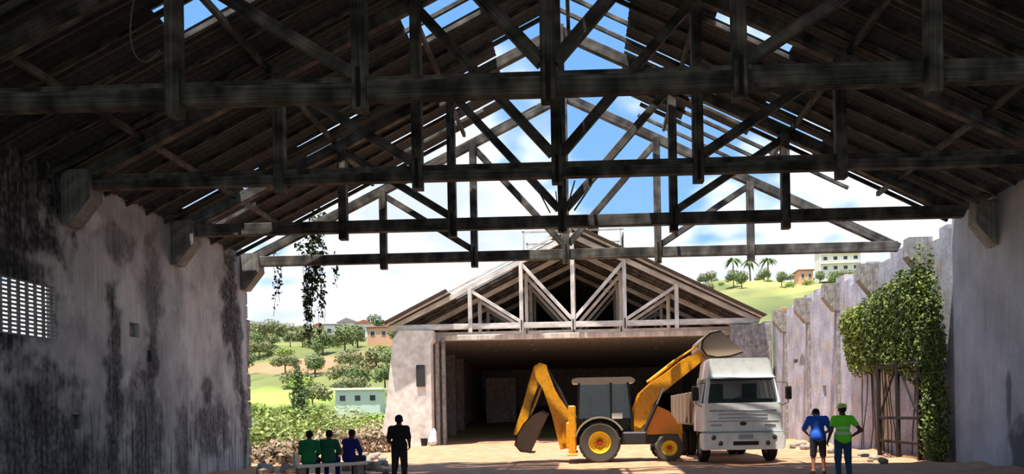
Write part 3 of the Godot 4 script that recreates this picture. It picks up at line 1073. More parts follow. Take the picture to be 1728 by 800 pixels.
func plants() -> void:
	rng.seed = 101
	var dk := Color(0.07, 0.11, 0.04)
	var lt := Color(0.21, 0.27, 0.09)
	# prototypes on the hill
	var x := -47.0
	var proto := [
		tree("hillside_tree", "round green tree on the grassy hillside", Vector3(x, land_y(x, 140), -140), [[Vector3(0, 4.2, 0), Vector3(2.4, 2.0, 2.4)], [Vector3(1.5, 3.2, 0.6), Vector3(1.6, 1.4, 1.6)], [Vector3(-1.5, 3.4, -0.4), Vector3(1.5, 1.5, 1.5)]], 900, 0.55, dk, lt, 0.2, "trees on the hillside"),
		tree("hillside_tree", "broad olive tree on the grassy hillside", Vector3(-58, land_y(-58, 150), -150), [[Vector3(0, 3.4, 0), Vector3(3.2, 1.8, 2.6)], [Vector3(2.2, 2.6, 0), Vector3(1.8, 1.2, 1.8)], [Vector3(-2.4, 2.7, 0.4), Vector3(1.9, 1.3, 1.8)]], 900, 0.6, Color(0.11, 0.13, 0.06), Color(0.27, 0.28, 0.12), 0.22, "trees on the hillside"),
		tree("hillside_shrub", "low bright green shrub on the grassy hillside", Vector3(-40, land_y(-40, 100), -100), [[Vector3(0, 1.2, 0), Vector3(1.9, 1.2, 1.7)], [Vector3(1.2, 0.8, 0.5), Vector3(1.2, 0.8, 1.1)]], 600, 0.4, Color(0.10, 0.17, 0.03), Color(0.34, 0.44, 0.09), 0.05, "shrubs on the hillside")]
	var lab := [["round green tree on the grassy hillside", "trees on the hillside"], ["broad olive tree on the grassy hillside", "trees on the hillside"], ["low bright green shrub on the grassy hillside", "shrubs on the hillside"]]
	var taken := [Vector3(x, 140, 2.9), Vector3(-58, 150, 3.6), Vector3(-40, 100, 2.2), Vector3(-58.3, 200, 3.6), Vector3(-24.2, 60, 1.2)]
	for h in house_spots:
		taken.append(h)
	for p in [1240, 1268, 1297]:
		taken.append(Vector3((p - 983.0) / FOCAL * 180.0, 180.0, 5.0))
	for zone in [[330.0, 675.0, 56.0, 228.0, 1200, 190], [1150.0, 1440.0, 140.0, 205.0, 200, 40]]:
		var made := 0
		for i in int(zone[4]):
			if made >= zone[5]:
				break
			var d: float = sqrt(rng.randf_range(zone[2] * zone[2], zone[3] * zone[3]))
			var xx: float = (rng.randf_range(zone[0], zone[1]) - 983.0) / FOCAL * d
			var k: int = 2 if d < 85.0 else [0, 1, 1, 2][rng.randi() % 4]
			var size := rng.randf_range(0.55, 1.0) * (0.8 if d < 85 else 1.0) * (0.65 if zone[0] > 1000 else 1.0)
			var r: float = size * [3.0, 3.9, 2.3][k]
			# the mown field and the bare soil stay open
			if Vector2((xx + 46.0) / 14.0, (d - 96.0) / 12.0).length() < 1.0 or Vector2((xx + 52.0) / 16.0, (d - 128.0) / 9.0).length() < 0.95:
				continue
			var free := true
			for t in taken:
				if Vector2(t.x - xx, t.y - d).length() < t.z + r:
					free = false
			if not free:
				continue
			taken.append(Vector3(xx, d, r))
			made += 1
			var far: bool = zone[0] > 1000
			var where := "on the lower slope below the red soil"
			if d > 118.0:
				where = "on the slope around the bare red soil"
			if d > 150.0:
				where = "on the upper slope near the left skyline"
			if far:
				where = "on the right hill before the palms" if d < 175.0 else "on the right hill behind the palms"
			var named: String = ("small " if size < 0.6 else "large " if size > 0.82 else "") + ["round green tree ", "broad olive tree ", "bright green shrub "][k] + where
			copy(proto[k], Vector3(xx, land_y(xx, d), -d), rng.randf() * TAU, size, named, lab[k][1].replace("the hillside", "the right hill") if far else lab[k][1])
	tree("crown_tree", "tall dark tree with a round crown on the left skyline", Vector3(-58.3, land_y(-58.3, 200) - 0.3, -200), [[Vector3(0, 5.0, 0), Vector3(2.6, 2.4, 2.6)], [Vector3(1.6, 4.0, 0), Vector3(2.0, 1.6, 2.0)], [Vector3(-1.8, 4.2, 0), Vector3(1.8, 1.4, 1.8)]], 1200, 0.6, Color(0.04, 0.08, 0.03), Color(0.13, 0.2, 0.06), 0.3)
	tree("slender_tree", "slender dark conical tree beyond the broken left wall", Vector3(-24.2, land_y(-24.2, 60), -60), [[Vector3(0, 3.4, 0), Vector3(0.75, 1.3, 0.75)], [Vector3(0.1, 2.2, 0), Vector3(0.9, 0.9, 0.9)], [Vector3(0, 4.8, 0), Vector3(0.4, 1.2, 0.4)], [Vector3(-0.1, 5.6, 0), Vector3(0.25, 0.9, 0.25)]], 900, 0.28, Color(0.03, 0.06, 0.02), Color(0.13, 0.18, 0.06), 0.12)
	# palms
	for p in [[1240, 2.0, 6.4], [1268, 3.0, 5.4], [1297, 0.4, 6.2]]:
		var d: float = 176.0 + p[1] * 2.0
		var xx: float = (p[0] - 983.0) / FOCAL * d
		palm(Vector3(xx, land_y(xx, d) - 0.3, -d), p[2], p[1], ["palm with a drooping round crown on the right hill crest", "shorter palm between two others on the right hill crest", "palm with upright fronds on the right hill crest"][int(p[0] > 1250) + int(p[0] > 1280)])
	# undergrowth beside the broken wall
	for b in [[430, 33.0, 1.5, "green scrub bush growing at the broken left wall", Color(0.09, 0.13, 0.03), Color(0.30, 0.36, 0.10)], [470, 38.5, 1.7, "large leafy bush between the broken wall and far hall", Color(0.09, 0.14, 0.03), Color(0.34, 0.42, 0.10)], [525, 44.5, 1.9, "tall olive bush behind the seated workers", Color(0.08, 0.12, 0.03), Color(0.28, 0.34, 0.09)], [580, 51.5, 1.9, "yellow green bush behind the seated workers", Color(0.12, 0.16, 0.04), Color(0.40, 0.44, 0.14)], [632, 47.5, 1.1, "straw coloured bush against the far hall's pier", Color(0.22, 0.20, 0.10), Color(0.48, 0.44, 0.25)]]:
		var xx: float = (b[0] - 983.0) / FOCAL * b[1]
		var r: float = b[2]
		tree("bush", b[3], Vector3(xx, -0.1, -b[1]), [[Vector3(0, r * 0.7, 0), Vector3(r, r * 0.8, r)], [Vector3(r * 0.8, r * 0.45, 0.3), Vector3(r * 0.7, r * 0.5, r * 0.7)], [Vector3(-r * 0.8, r * 0.5, 0.2), Vector3(r * 0.7, r * 0.55, r * 0.7)]], 1500, 0.22, b[4], b[5], 0.05)
	for b in [[452, 25.5, 0.8, "brown dry brush heap at the foot of the broken wall"], [480, 28.2, 0.8, "reddish dry brush beside the white bench"], [560, 31.5, 1.15, "straw coloured mound of dead stalks behind the bench"], [615, 34.2, 1.05, "pale dead weeds between the bench and far pier"]]:
		var xx: float = (b[0] - 983.0) / FOCAL * b[1]
		var r: float = b[2]
		var o := thing("dry_brush", b[3], "bush", Vector3(xx, 0, -b[1]))
		var g := Geo.new()
		leaves(g, [[Vector3(0, r * 0.3, 0), Vector3(r * 1.4, r * 0.85, r)]], 700, 0.26, Color(0.16, 0.10, 0.06), Color(0.42, 0.34, 0.22))
		part("dead_leaves", g, M.leaf, o).set_meta("kind", "stuff")
		g = Geo.new()
		for k in 40:
			var a := rng.randf() * TAU
			var base := Vector3(cos(a), 0, sin(a)) * rng.randf() * r
			g.tube([base, base + Vector3(rng.randf_range(-0.4, 0.4), rng.randf_range(0.4, 1.0) * r, rng.randf_range(-0.4, 0.4))], 0.012, 4)
		part("stalks", g, M.bark, o).set_meta("kind", "stuff")
	# creeper hanging from the edge truss
	var cr := thing("hanging_creeper", "dark leafy creeper hanging from the left end of the edge truss", "creeper", Vector3(-8.95, 4.6, -23.5))
	var g := Geo.new()
	for k in 13:
		var sx := rng.randf_range(-0.42, 0.45)
		var low := rng.randf_range(-0.6, 1.2)
		if k > 9:
			sx = [-1.25, -1.1, 0.8][k - 10]
			low = [0.5, 1.0, 1.4][k - 10]
		var pts := []
		for i in 7:
			pts.append(Vector3(sx + sin(i * 1.3 + k) * 0.06, lerpf(2.6, low, i / 6.0), rng.randf_range(-0.05, 0.05)))
		var stem := Geo.new()
		stem.tube(pts, 0.009, 4)
		part("stem", stem, M.bark, cr)
		leaves(g, [[Vector3(sx, (2.7 + low) / 2, 0), Vector3(0.12, (2.7 - low) / 2, 0.12)]], 42 if k > 9 else 80, 0.13, Color(0.02, 0.035, 0.012), Color(0.10, 0.13, 0.04), 0.8)
	leaves(g, [[Vector3(0, 2.75, 0), Vector3(0.6, 0.6, 0.35)], [Vector3(0.2, 3.5, 0), Vector3(0.35, 0.7, 0.3)]], 420, 0.16, Color(0.02, 0.035, 0.012), Color(0.09, 0.12, 0.04), 0.5)
	part("foliage", g, M.leaf, cr).set_meta("kind", "stuff")
	# big climber on the right wall
	var vi := thing("wall_creeper", "thick green creeper covering the right yard wall above a gate", "creeper", Vector3(WALL - 0.35, 0, -25.0))
	g = Geo.new()
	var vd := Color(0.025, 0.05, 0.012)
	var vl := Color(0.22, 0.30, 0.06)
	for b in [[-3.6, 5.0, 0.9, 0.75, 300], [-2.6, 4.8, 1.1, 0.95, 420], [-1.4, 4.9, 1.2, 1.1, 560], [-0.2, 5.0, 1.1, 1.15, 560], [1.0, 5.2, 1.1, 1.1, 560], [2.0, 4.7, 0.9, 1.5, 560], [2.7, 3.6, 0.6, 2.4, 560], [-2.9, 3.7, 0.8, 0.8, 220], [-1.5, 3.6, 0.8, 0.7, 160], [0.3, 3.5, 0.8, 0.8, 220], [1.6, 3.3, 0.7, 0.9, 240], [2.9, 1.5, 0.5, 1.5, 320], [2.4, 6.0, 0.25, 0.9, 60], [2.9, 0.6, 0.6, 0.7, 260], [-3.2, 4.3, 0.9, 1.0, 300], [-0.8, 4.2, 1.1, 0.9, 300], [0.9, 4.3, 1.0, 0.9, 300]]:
		leaves(g, [[Vector3(-0.1, b[1], b[0]), Vector3(0.42, b[3], b[2])]], b[4] * 4, 0.125, vd, vl if b[0] > -2.0 else Color(0.34, 0.40, 0.06), 0.7)  # far end tinted yellower and lighter: sunlight put into the leaf colour
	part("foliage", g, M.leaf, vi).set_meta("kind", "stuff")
	for k in 16:
		var zz := rng.randf_range(-3.4, 2.9)
		var pts := []
		for i in 6:
			pts.append(Vector3(0.18 + rng.randf_range(-0.08, 0.03), i * 0.95, zz + sin(i + k) * 0.18))
		var stem := Geo.new()
		stem.tube(pts, 0.022, 5)
		part("stem", stem, M.bark, vi)
	# timber gate frame under it
	var ga := thing("gate_frame", "dark rusty iron gate frame under the creeper on the right wall", "gate", Vector3(WALL - 0.75, 0, -23.9))
	for zz in [-1.5, 0.0, 1.5]:
		g = Geo.new()
		g.beam(Vector3(0, 0, zz), Vector3(0, 3.3, zz), 0.12, 0.12, Vector3.BACK)
		part("post", g, M.rust_iron, ga)
	for y in [0.55, 1.35, 3.1]:
		g = Geo.new()
		g.beam(Vector3(0.0, y, -1.6), Vector3(0.0, y, 1.6), 0.06, 0.1)
		part("rail", g, M.rust_iron, ga)
	for s in [-1.0, 1.0]:
		g = Geo.new()
		g.beam(Vector3(0, 1.4, s * 1.45), Vector3(0, 3.0, s * 0.15), 0.05, 0.08)
		part("brace", g, M.rust_iron, ga)


# ================================================================ houses on the hills
func house(label: String, at: Vector3, size: Vector3, turn: float, wallm: Material, roofm: Material, floors: int, cols: int, flat: bool) -> void:
	var o := thing("hillside_house", label, "house", at, turn)
	house_spots.append(Vector3(at.x, -at.z, maxf(size.x, size.z) * 0.6))
	var g := Geo.new()
	g.box(Vector3(0, size.y / 2 - 1.0, 0), size + Vector3(0, 2.0, 0), 0.05)
	part("walls", g, wallm, o)
	g = Geo.new()
	if flat:
		g.box(Vector3(0, size.y + 0.12, 0), Vector3(size.x + 0.6, 0.24, size.z + 0.6), 0.04)
	else:
		g.t = Transform3D(Basis(), Vector3(0, size.y, 0))
		g.prism(PackedVector2Array([Vector2(-size.x / 2 - 0.4, -0.05), Vector2(size.x / 2 + 0.4, -0.05), Vector2(0, size.x * 0.22)]), -size.z / 2 - 0.4, size.z / 2 + 0.4)
	part("roof", g, roofm, o)
	for f in floors:
		for c in cols:
			var y := size.y / floors * (f + 0.5)
			var xx := size.x * ((c + 0.5) / cols - 0.5)
			var w := size.x / cols * 0.45
			var hh := size.y / floors * 0.42
			g = Geo.new()
			g.box(Vector3(xx, y, size.z / 2 + 0.03), Vector3(w, hh, 0.08), 0.01)
			var win := part("window", g, M.white_paint, o)
			g = Geo.new()
			g.box(Vector3(xx, y, size.z / 2 + 0.08), Vector3(w * 0.84, hh * 0.84, 0.03))
			part("pane", g, M.house_pane, win)
		if floors > 1:
			g = Geo.new()
			g.box(Vector3(0, size.y / floors * (f + 1) - 0.12, size.z / 2 + 0.35), Vector3(size.x, 0.16, 0.7), 0.02)
			part("balcony_slab", g, wallm, o)


func houses() -> void:
	var spot := func(px: float, d: float) -> Vector3:
		var x := (px - 983.0) / FOCAL * d
		return Vector3(x, land_y(x, d), -d)
	house("small white house with a flat roof among hillside trees", spot.call(565, 165.0) + Vector3.UP * 0.8, Vector3(4.6, 2.8, 4), 0.2, M.white_paint, M.grey_roof, 1, 2, true)
	house("white gabled house on the hillside above the red soil", spot.call(592, 172.0) + Vector3.UP * 1.0, Vector3(5.0, 2.8, 4), -0.2, M.white_paint, M.grey_roof, 1, 2, false)
	house("white house with a clay roof beside the gabled one", spot.call(617, 168.0) + Vector3.UP * 1.0, Vector3(4.0, 2.6, 4), 0.1, M.white_paint, M.clay_roof, 1, 2, false)
	house("long peach terrace house beside the far hall's pier", spot.call(652, 150.0) + Vector3.UP * 1.4, Vector3(7.0, 2.4, 4), 0.0, M.peach_paint, M.clay_roof, 1, 3, true)
	house("pale house on the left skyline below the tall tree", spot.call(610, 205.0) + Vector3.UP * 0.2, Vector3(7.0, 2.6, 4), 0.0, M.white_paint, M.grey_roof, 1, 3, true)
	house("white cottage on the skyline left of the tall tree", spot.call(540, 205.0) + Vector3.UP * 0.4, Vector3(6.0, 2.2, 4), 0.0, M.white_paint, M.clay_roof, 1, 3, false)
	house("low teal and white shed with a dark window in the scrub", spot.call(606, 78.0) + Vector3.UP * 0.9, Vector3(4.8, 1.7, 3), 0.1, M.teal_paint, M.white_paint, 1, 3, true)
	house("white three storey building above the right yard wall", spot.call(1412, 170.0) + Vector3.UP * 0.6, Vector3(9.0, 6.6, 6), -0.1, M.white_paint, M.white_paint, 3, 4, true)
	house("brown roofed cottage beside the white storeyed building", spot.call(1356, 165.0) + Vector3.UP * 0.8, Vector3(3.2, 2.4, 4), 0.0, M.peach_paint, M.clay_roof, 1, 2, true)
	for p in [[1360, 0.0], [1371, 1.0]]:
		var g := Geo.new()
		var b: Vector3 = spot.call(p[0], 168.0 + p[1])
		g.tube([b - Vector3.UP, b + Vector3.UP * 8.0], 0.09, 6)
		tag(part("antenna_mast", g, M.white_paint, self), "thin pale mast beside the white building on the hill", "mast", "masts on the right hill")


# ================================================================ wheels
func wheel(parent: Node3D, called: String, at: Vector3, r: float, w: float, rim: float, tyre: Material, rimm: Material, hubm: Material, lugs: int) -> void:
	var o := Node3D.new()
	o.name = called
	parent.add_child(o, true)
	o.position = at
	var b := Basis(Vector3.RIGHT, PI / 2)
	var g := Geo.new()
	g.lathe([Vector2(rim, -w * 0.42), Vector2(r * 0.9, -w * 0.5), Vector2(r * 0.97, -w * 0.42), Vector2(r, -w * 0.25), Vector2(r, w * 0.25), Vector2(r * 0.97, w * 0.42), Vector2(r * 0.9, w * 0.5), Vector2(rim, w * 0.42)], 36, b)
	for k in lugs:
		var a := TAU * k / lugs
		var s := 1.0 if k % 2 else -1.0
		g.box(Vector3(cos(a) * r, sin(a) * r, s * w * 0.22), Vector3(r * 0.07, r * 0.07, w * 0.5), 0.008, Basis(Vector3.BACK, a) * Basis(Vector3.RIGHT, s * 0.5))
	part("tyre", g, tyre, o)
	g = Geo.new()
	g.lathe([Vector2(0.0, -w * 0.12), Vector2(rim * 0.5, -w * 0.12), Vector2(rim * 0.62, -w * 0.2), Vector2(rim * 0.9, -w * 0.22), Vector2(rim, -w * 0.44), Vector2(rim * 1.04, -w * 0.44), Vector2(rim * 1.04, w * 0.44), Vector2(rim, w * 0.44), Vector2(rim * 0.9, w * 0.22), Vector2(rim * 0.62, w * 0.2), Vector2(rim * 0.5, w * 0.12), Vector2(0.0, w * 0.12)], 28, b)
	part("rim", g, rimm, o)
	g = Geo.new()
	for s in [-1.0, 1.0]:
		g.lathe([Vector2(0.0, s * w * 0.3), Vector2(rim * 0.3, s * w * 0.28), Vector2(rim * 0.34, s * w * 0.1)], 16, b)
		for k in 8:
			var a := TAU * k / 8
			g.box(Vector3(cos(a) * rim * 0.46, sin(a) * rim * 0.46, s * w * 0.14), Vector3(0.03, 0.03, 0.03), 0.005)
	part("hub", g, hubm, o)


func poly(px: Array, ox: float, oy: float, k: float) -> PackedVector2Array:
	var r := PackedVector2Array()
	for p in px:
		r.append(Vector2((p[0] - ox) / k, (oy - p[1]) / k))
	return r


# curved plate with side cheeks: a digging bucket; the path lies in the xy plane
func bucket_geo(path: Array, half: float, thick: float) -> Geo:
	var g := Geo.new()
	for i in path.size() - 1:
		var a: Vector2 = path[i]
		var b: Vector2 = path[i + 1]
		var nn := Vector2(-(b - a).y, (b - a).x).normalized() * thick
		g.prism(PackedVector2Array([a, b, b + nn, a + nn]), -half, half)
	var cheek := PackedVector2Array(path)
	for s in [-1.0, 1.0]:
		g.prism(cheek, s * half, s * (half - thick))
	return g


# ================================================================ backhoe loader
func backhoe() -> void:
	var o := thing("backhoe_loader", "yellow backhoe loader tipping its front bucket over the white truck", "backhoe", Vector3(0.56, 0, -24.9))
	var Y: Material = M.machine_yellow
	for s in [-1.0, 1.0]:
		wheel(o, "rear_wheel", Vector3(0, 0.69, s * 0.86), 0.69, 0.44, 0.36, M.rubber, M.rim_yellow, M.hub_rust, 28)
		wheel(o, "front_wheel", Vector3(2.34, 0.47, s * 0.84), 0.47, 0.3, 0.25, M.rubber, M.rim_yellow, M.hub_rust, 22)
	var g := Geo.new()
	g.box(Vector3(1.0, 0.78, 0), Vector3(4.0, 0.4, 0.7), 0.04)
	g.box(Vector3(2.34, 0.5, 0), Vector3(0.2, 0.2, 1.5), 0.03)
	g.box(Vector3(0, 0.69, 0), Vector3(0.3, 0.3, 1.4), 0.04)
	part("chassis", g, M.machine_grey, o)
	for s in [-1.0, 1.0]:
		g = Geo.new()
		g.box(Vector3(1.15, 0.82, s * 0.62), Vector3(0.9, 0.42, 0.5), 0.05)
		part("side_tank", g, M.machine_grey, o)
	# mudguards
	for s in [-1.0, 1.0]:
		g = Geo.new()
		var arc := PackedVector2Array()
		for k in 13:
			var a := lerpf(0.16, 0.92, k / 12.0) * PI
			arc.append(Vector2(cos(a), sin(a)) * 0.82 + Vector2(0.02, 0.69))
		for k in 13:
			var a := lerpf(0.92, 0.16, k / 12.0) * PI
			arc.append(Vector2(cos(a), sin(a)) * 0.88 + Vector2(0.02, 0.69))
		g.prism(arc, s * 0.58, s * 1.1)
		part("mudguard", g, M.fender_cream, o)
	# cab
	g = Geo.new()
	g.prism(poly([[972, 708], [1062, 708], [1062, 722], [1050, 738], [985, 738], [972, 725]], 1010, 783, 49.0), -0.56, 0.56)
	part("cab_floor", g, M.machine_black, o)
	var posts := [[-0.72, 1.5, -0.66, 2.74], [0.42, 1.4, 0.42, 2.74], [1.12, 1.4, 1.0, 2.74]]
	for s in [-1.0, 1.0]:
		for p in posts:
			g = Geo.new()
			g.beam(Vector3(p[0], p[1], s * 0.62), Vector3(p[2], p[3], s * 0.6), 0.07, 0.07, Vector3.BACK)
			part("cab_pillar", g, M.machine_grey, o)
		g = Geo.new()
		g.quad(Vector3(-0.7, 1.5, s * 0.62), Vector3(1.1, 1.5, s * 0.62), Vector3(1.0, 2.74, s * 0.6), Vector3(-0.66, 2.74, s * 0.6), Vector3(0, 0, s))
		part("side_window", g, M.tinted_glass, o)
	for p in [posts[0], posts[2]]:
		g = Geo.new()
		g.quad(Vector3(p[0], p[1], -0.6), Vector3(p[0], p[1], 0.6), Vector3(p[2], p[3], 0.58), Vector3(p[2], p[3], -0.58), Vector3(-1 if p[0] < 0 else 1, 0, 0))
		part("end_window", g, M.tinted_glass, o)
	g = Geo.new()
	g.prism(PackedVector2Array([Vector2(-0.92, 2.78), Vector2(-0.88, 2.72), Vector2(1.22, 2.72), Vector2(1.26, 2.8), Vector2(1.1, 2.9), Vector2(-0.7, 2.9), Vector2(-0.88, 2.86)]), -0.72, 0.72)
	part("cab_roof", g, M.cab_cream, o)
	g = Geo.new()
	g.box(Vector3(-0.05, 1.55, 0), Vector3(0.5, 0.14, 0.5), 0.04)
	g.box(Vector3(-0.3, 1.9, 0), Vector3(0.14, 0.65, 0.48), 0.05)
	part("driver_seat", g, M.machine_black, o)
	g = Geo.new()
	g.tube([Vector3(0.75, 1.35, 0), Vector3(0.55, 1.95, 0)], 0.03, 8)
	var ring := []
	for k in 17:
		var a := TAU * k / 16
		ring.append(Vector3(0.55, 1.97, 0) + Vector3(sin(a) * 0.08, cos(a) * 0.06 + 0.02, 0) + Vector3(-sin(a) * 0.1, sin(a) * 0.05, cos(a) * 0.19))
	g.tube(ring, 0.018, 6, false)
	part("steering_wheel", g, M.machine_black, o)
	g = Geo.new()
	g.box(Vector3(0.62, 1.58, 0.66), Vector3(0.36, 0.2, 0.03), 0.01)
	part("white_patch", g, M.white_paint, o)  # small white panel added low on the cab side
	# engine hood
	g = Geo.new()
	g.prism(poly([[1078, 738], [1082, 704], [1092, 692], [1106, 689], [1128, 699], [1140, 716], [1146, 738]], 1010, 783, 49.0), -0.42, 0.42)
	part("engine_hood", g, M.hood_orange, o)
	g = Geo.new()
	g.box(Vector3(2.78, 0.92, 0), Vector3(0.16, 0.7, 0.8), 0.04)
	for k in 5:
		g.box(Vector3(2.87, 0.7 + 0.1 * k, 0), Vector3(0.03, 0.04, 0.66), 0.006)
	part("front_grille", g, M.machine_yellow, o)
	g = Geo.new()
	g.tube([Vector3(1.9, 1.7, -0.2), Vector3(1.9, 2.35, -0.2), Vector3(1.86, 2.45, -0.2)], 0.04, 10)
	part("exhaust_pipe", g, M.machine_black, o)
	# loader
	var arm := poly([[1068, 722], [1070, 692], [1080, 668], [1100, 650], [1128, 632], [1160, 608], [1182, 602], [1186, 614], [1172, 626], [1138, 652], [1112, 672], [1100, 690], [1092, 714], [1078, 727]], 1010, 783, 49.0)
	for s in [-1.0, 1.0]:
		g = Geo.new()
		g.prism(arm, s * 0.50, s * 0.64)
		part("loader_arm", g, Y, o)
		g = Geo.new()
		g.tube([Vector3(1.5, 1.0, s * 0.7), Vector3(1.95, 1.95, s * 0.7)], 0.065, 10)
		g.box(Vector3(1.5, 1.0, s * 0.66), Vector3(0.18, 0.18, 0.2), 0.03)
		var ram := part("lift_cylinder", g, M.machine_grey, o)
		g = Geo.new()
		g.tube([Vector3(1.95, 1.95, s * 0.7), Vector3(2.2, 2.5, s * 0.7)], 0.035, 8)
		part("piston_rod", g, M.chrome, ram)
		g = Geo.new()
		g.tube([Vector3(1.75, 2.75, s * 0.4), Vector3(2.75, 3.5, s * 0.4)], 0.055, 10)
		g.tube([Vector3(2.75, 3.5, s * 0.4), Vector3(3.45, 3.95, s * 0.4)], 0.033, 8)
		part("tilt_cylinder", g, Y, o)
	g = Geo.new()
	g.tube([Vector3(2.55, 2.85, -0.6), Vector3(2.55, 2.85, 0.6)], 0.09, 12)
	g.tube([Vector3(3.45, 3.55, -0.62), Vector3(3.45, 3.55, 0.62)], 0.06, 10)
	part("cross_tube", g, Y, o)
	g = Geo.new()
	g.box(Vector3(1.35, 1.3, 0), Vector3(0.34, 0.9, 1.2), 0.04)
	part("loader_tower", g, Y, o)
	var path := []
	for p in [[1246, 606], [1226, 612], [1204, 614], [1186, 610], [1178, 598], [1180, 584], [1192, 573], [1210, 569]]:
		path.append(Vector2((p[0] - 1010.0) / 49.0, (783.0 - p[1]) / 49.0))
	path.reverse()
	part("front_bucket", bucket_geo(path, 1.1, 0.04), M.steel_worn, o)
	g = Geo.new()
	g.ball(Vector3(4.15, 3.95, 0), Vector3(0.5, 0.36, 0.98), 14, 8, Basis(Vector3.BACK, -0.35))
	part("soil_load", g, M.soil, o)
	# digging arm at the rear
	g = Geo.new()
	g.box(Vector3(-0.95, 0.95, 0), Vector3(0.35, 0.9, 1.9), 0.05)
	g.box(Vector3(-1.15, 1.0, 0), Vector3(0.3, 0.8, 0.5), 0.05)
	part("rear_frame", g, Y, o)
	var boom := poly([[902, 622], [910, 614], [921, 617], [927, 634], [938, 664], [958, 694], [966, 722], [962, 758], [944, 762], [938, 738], [930, 702], [915, 656], [904, 640]], 1010, 783, 49.0)
	g = Geo.new()
	g.prism(boom, -0.19, -0.11)
	g.prism(boom, 0.11, 0.19)
	g.prism(poly([[915, 650], [930, 648], [962, 706], [958, 750], [946, 752], [934, 706]], 1010, 783, 49.0), -0.11, 0.11)
	part("boom", g, Y, o)
	g = Geo.new()
	g.prism(poly([[897, 630], [901, 618], [911, 612], [922, 616], [925, 628], [916, 650], [900, 690], [884, 724], [873, 738], [864, 734], [868, 720], [880, 686], [890, 652]], 1010, 783, 49.0), -0.1, 0.1)
	part("dipper", g, Y, o)
	g = Geo.new()
	g.tube([Vector3(-1.0, 1.75, 0), Vector3(-1.4, 2.6, 0)], 0.06, 10)
	g.tube([Vector3(-1.4, 2.6, 0), Vector3(-1.75, 3.25, 0)], 0.035, 8)
	part("dipper_cylinder", g, M.machine_grey, o)
	g = Geo.new()
	g.tube([Vector3(-2.02, 2.75, 0.14), Vector3(-2.35, 1.9, 0.14)], 0.05, 10)
	g.tube([Vector3(-2.35, 1.9, 0.14), Vector3(-2.5, 1.3, 0.14)], 0.03, 8)
	part("bucket_cylinder", g, M.machine_grey, o)
	path = []
	for p in [[924, 700], [912, 694], [898, 700], [882, 716], [870, 736], [866, 752], [876, 764], [892, 766]]:
		path.append(Vector2((p[0] - 1010.0) / 49.0, (783.0 - p[1]) / 49.0))
	var bg := bucket_geo(path, 0.36, 0.035)
	for k in 5:
		bg.box(Vector3(-2.34, 0.36, -0.3 + 0.15 * k), Vector3(0.2, 0.05, 0.06), 0.01)
	part("digging_bucket", bg, M.steel_worn, o)
	for s in [-1.0, 1.0]:
		g = Geo.new()
		g.box(Vector3(-0.92, 1.15, s * 0.98), Vector3(0.24, 1.6, 0.16), 0.03)
		g.box(Vector3(-0.92, 0.3, s * 0.98), Vector3(0.34, 0.08, 0.34), 0.02)
		part("stabilizer_leg", g, Y, o)
	g = Geo.new()
	g.box(Vector3(-0.78, 1.45, 0), Vector3(0.2, 0.3, 1.0), 0.04)
	part("control_box", g, M.cab_cream, o)


# ================================================================ truck
func loft(g: Geo, rows: Array, corner_r: float) -> void:
	# rows of [height, half width, z front, z back]: rounded rectangles stacked upwards
	var rings := []
	for r in rows:
		var ring := []
		var cx: float = r[1] - corner_r
		var zf: float = r[2] - corner_r
		var zb: float = r[3] + corner_r
		for q in [[cx, zf, 0], [-cx, zf, 1], [-cx, zb, 2], [cx, zb, 3]]:
			for k in 5:
				var a: float = PI / 2 * (q[2] + k / 4.0)
				ring.append([Vector3(q[0] + cos(a) * corner_r, r[0], q[1] + sin(a) * corner_r), Vector3(cos(a), 0.0, sin(a))])
		rings.append(ring)
	for i in rings.size() - 1:
		for k in rings[i].size():
			var l: int = (k + 1) % rings[i].size()
			var q := [rings[i][k], rings[i][l], rings[i + 1][l], rings[i + 1][k]]
			g.smooth_quad([q[0][0], q[3][0], q[2][0], q[1][0]], [q[0][1], q[3][1], q[2][1], q[1][1]], [Vector2.ZERO, Vector2.ZERO, Vector2.ZERO, Vector2.ZERO])
	for e in [0, rings.size() - 1]:
		for k in range(1, rings[e].size() - 1):
			g.tri(rings[e][0][0], rings[e][k][0], rings[e][k + 1][0], Vector3.DOWN if e == 0 else Vector3.UP)


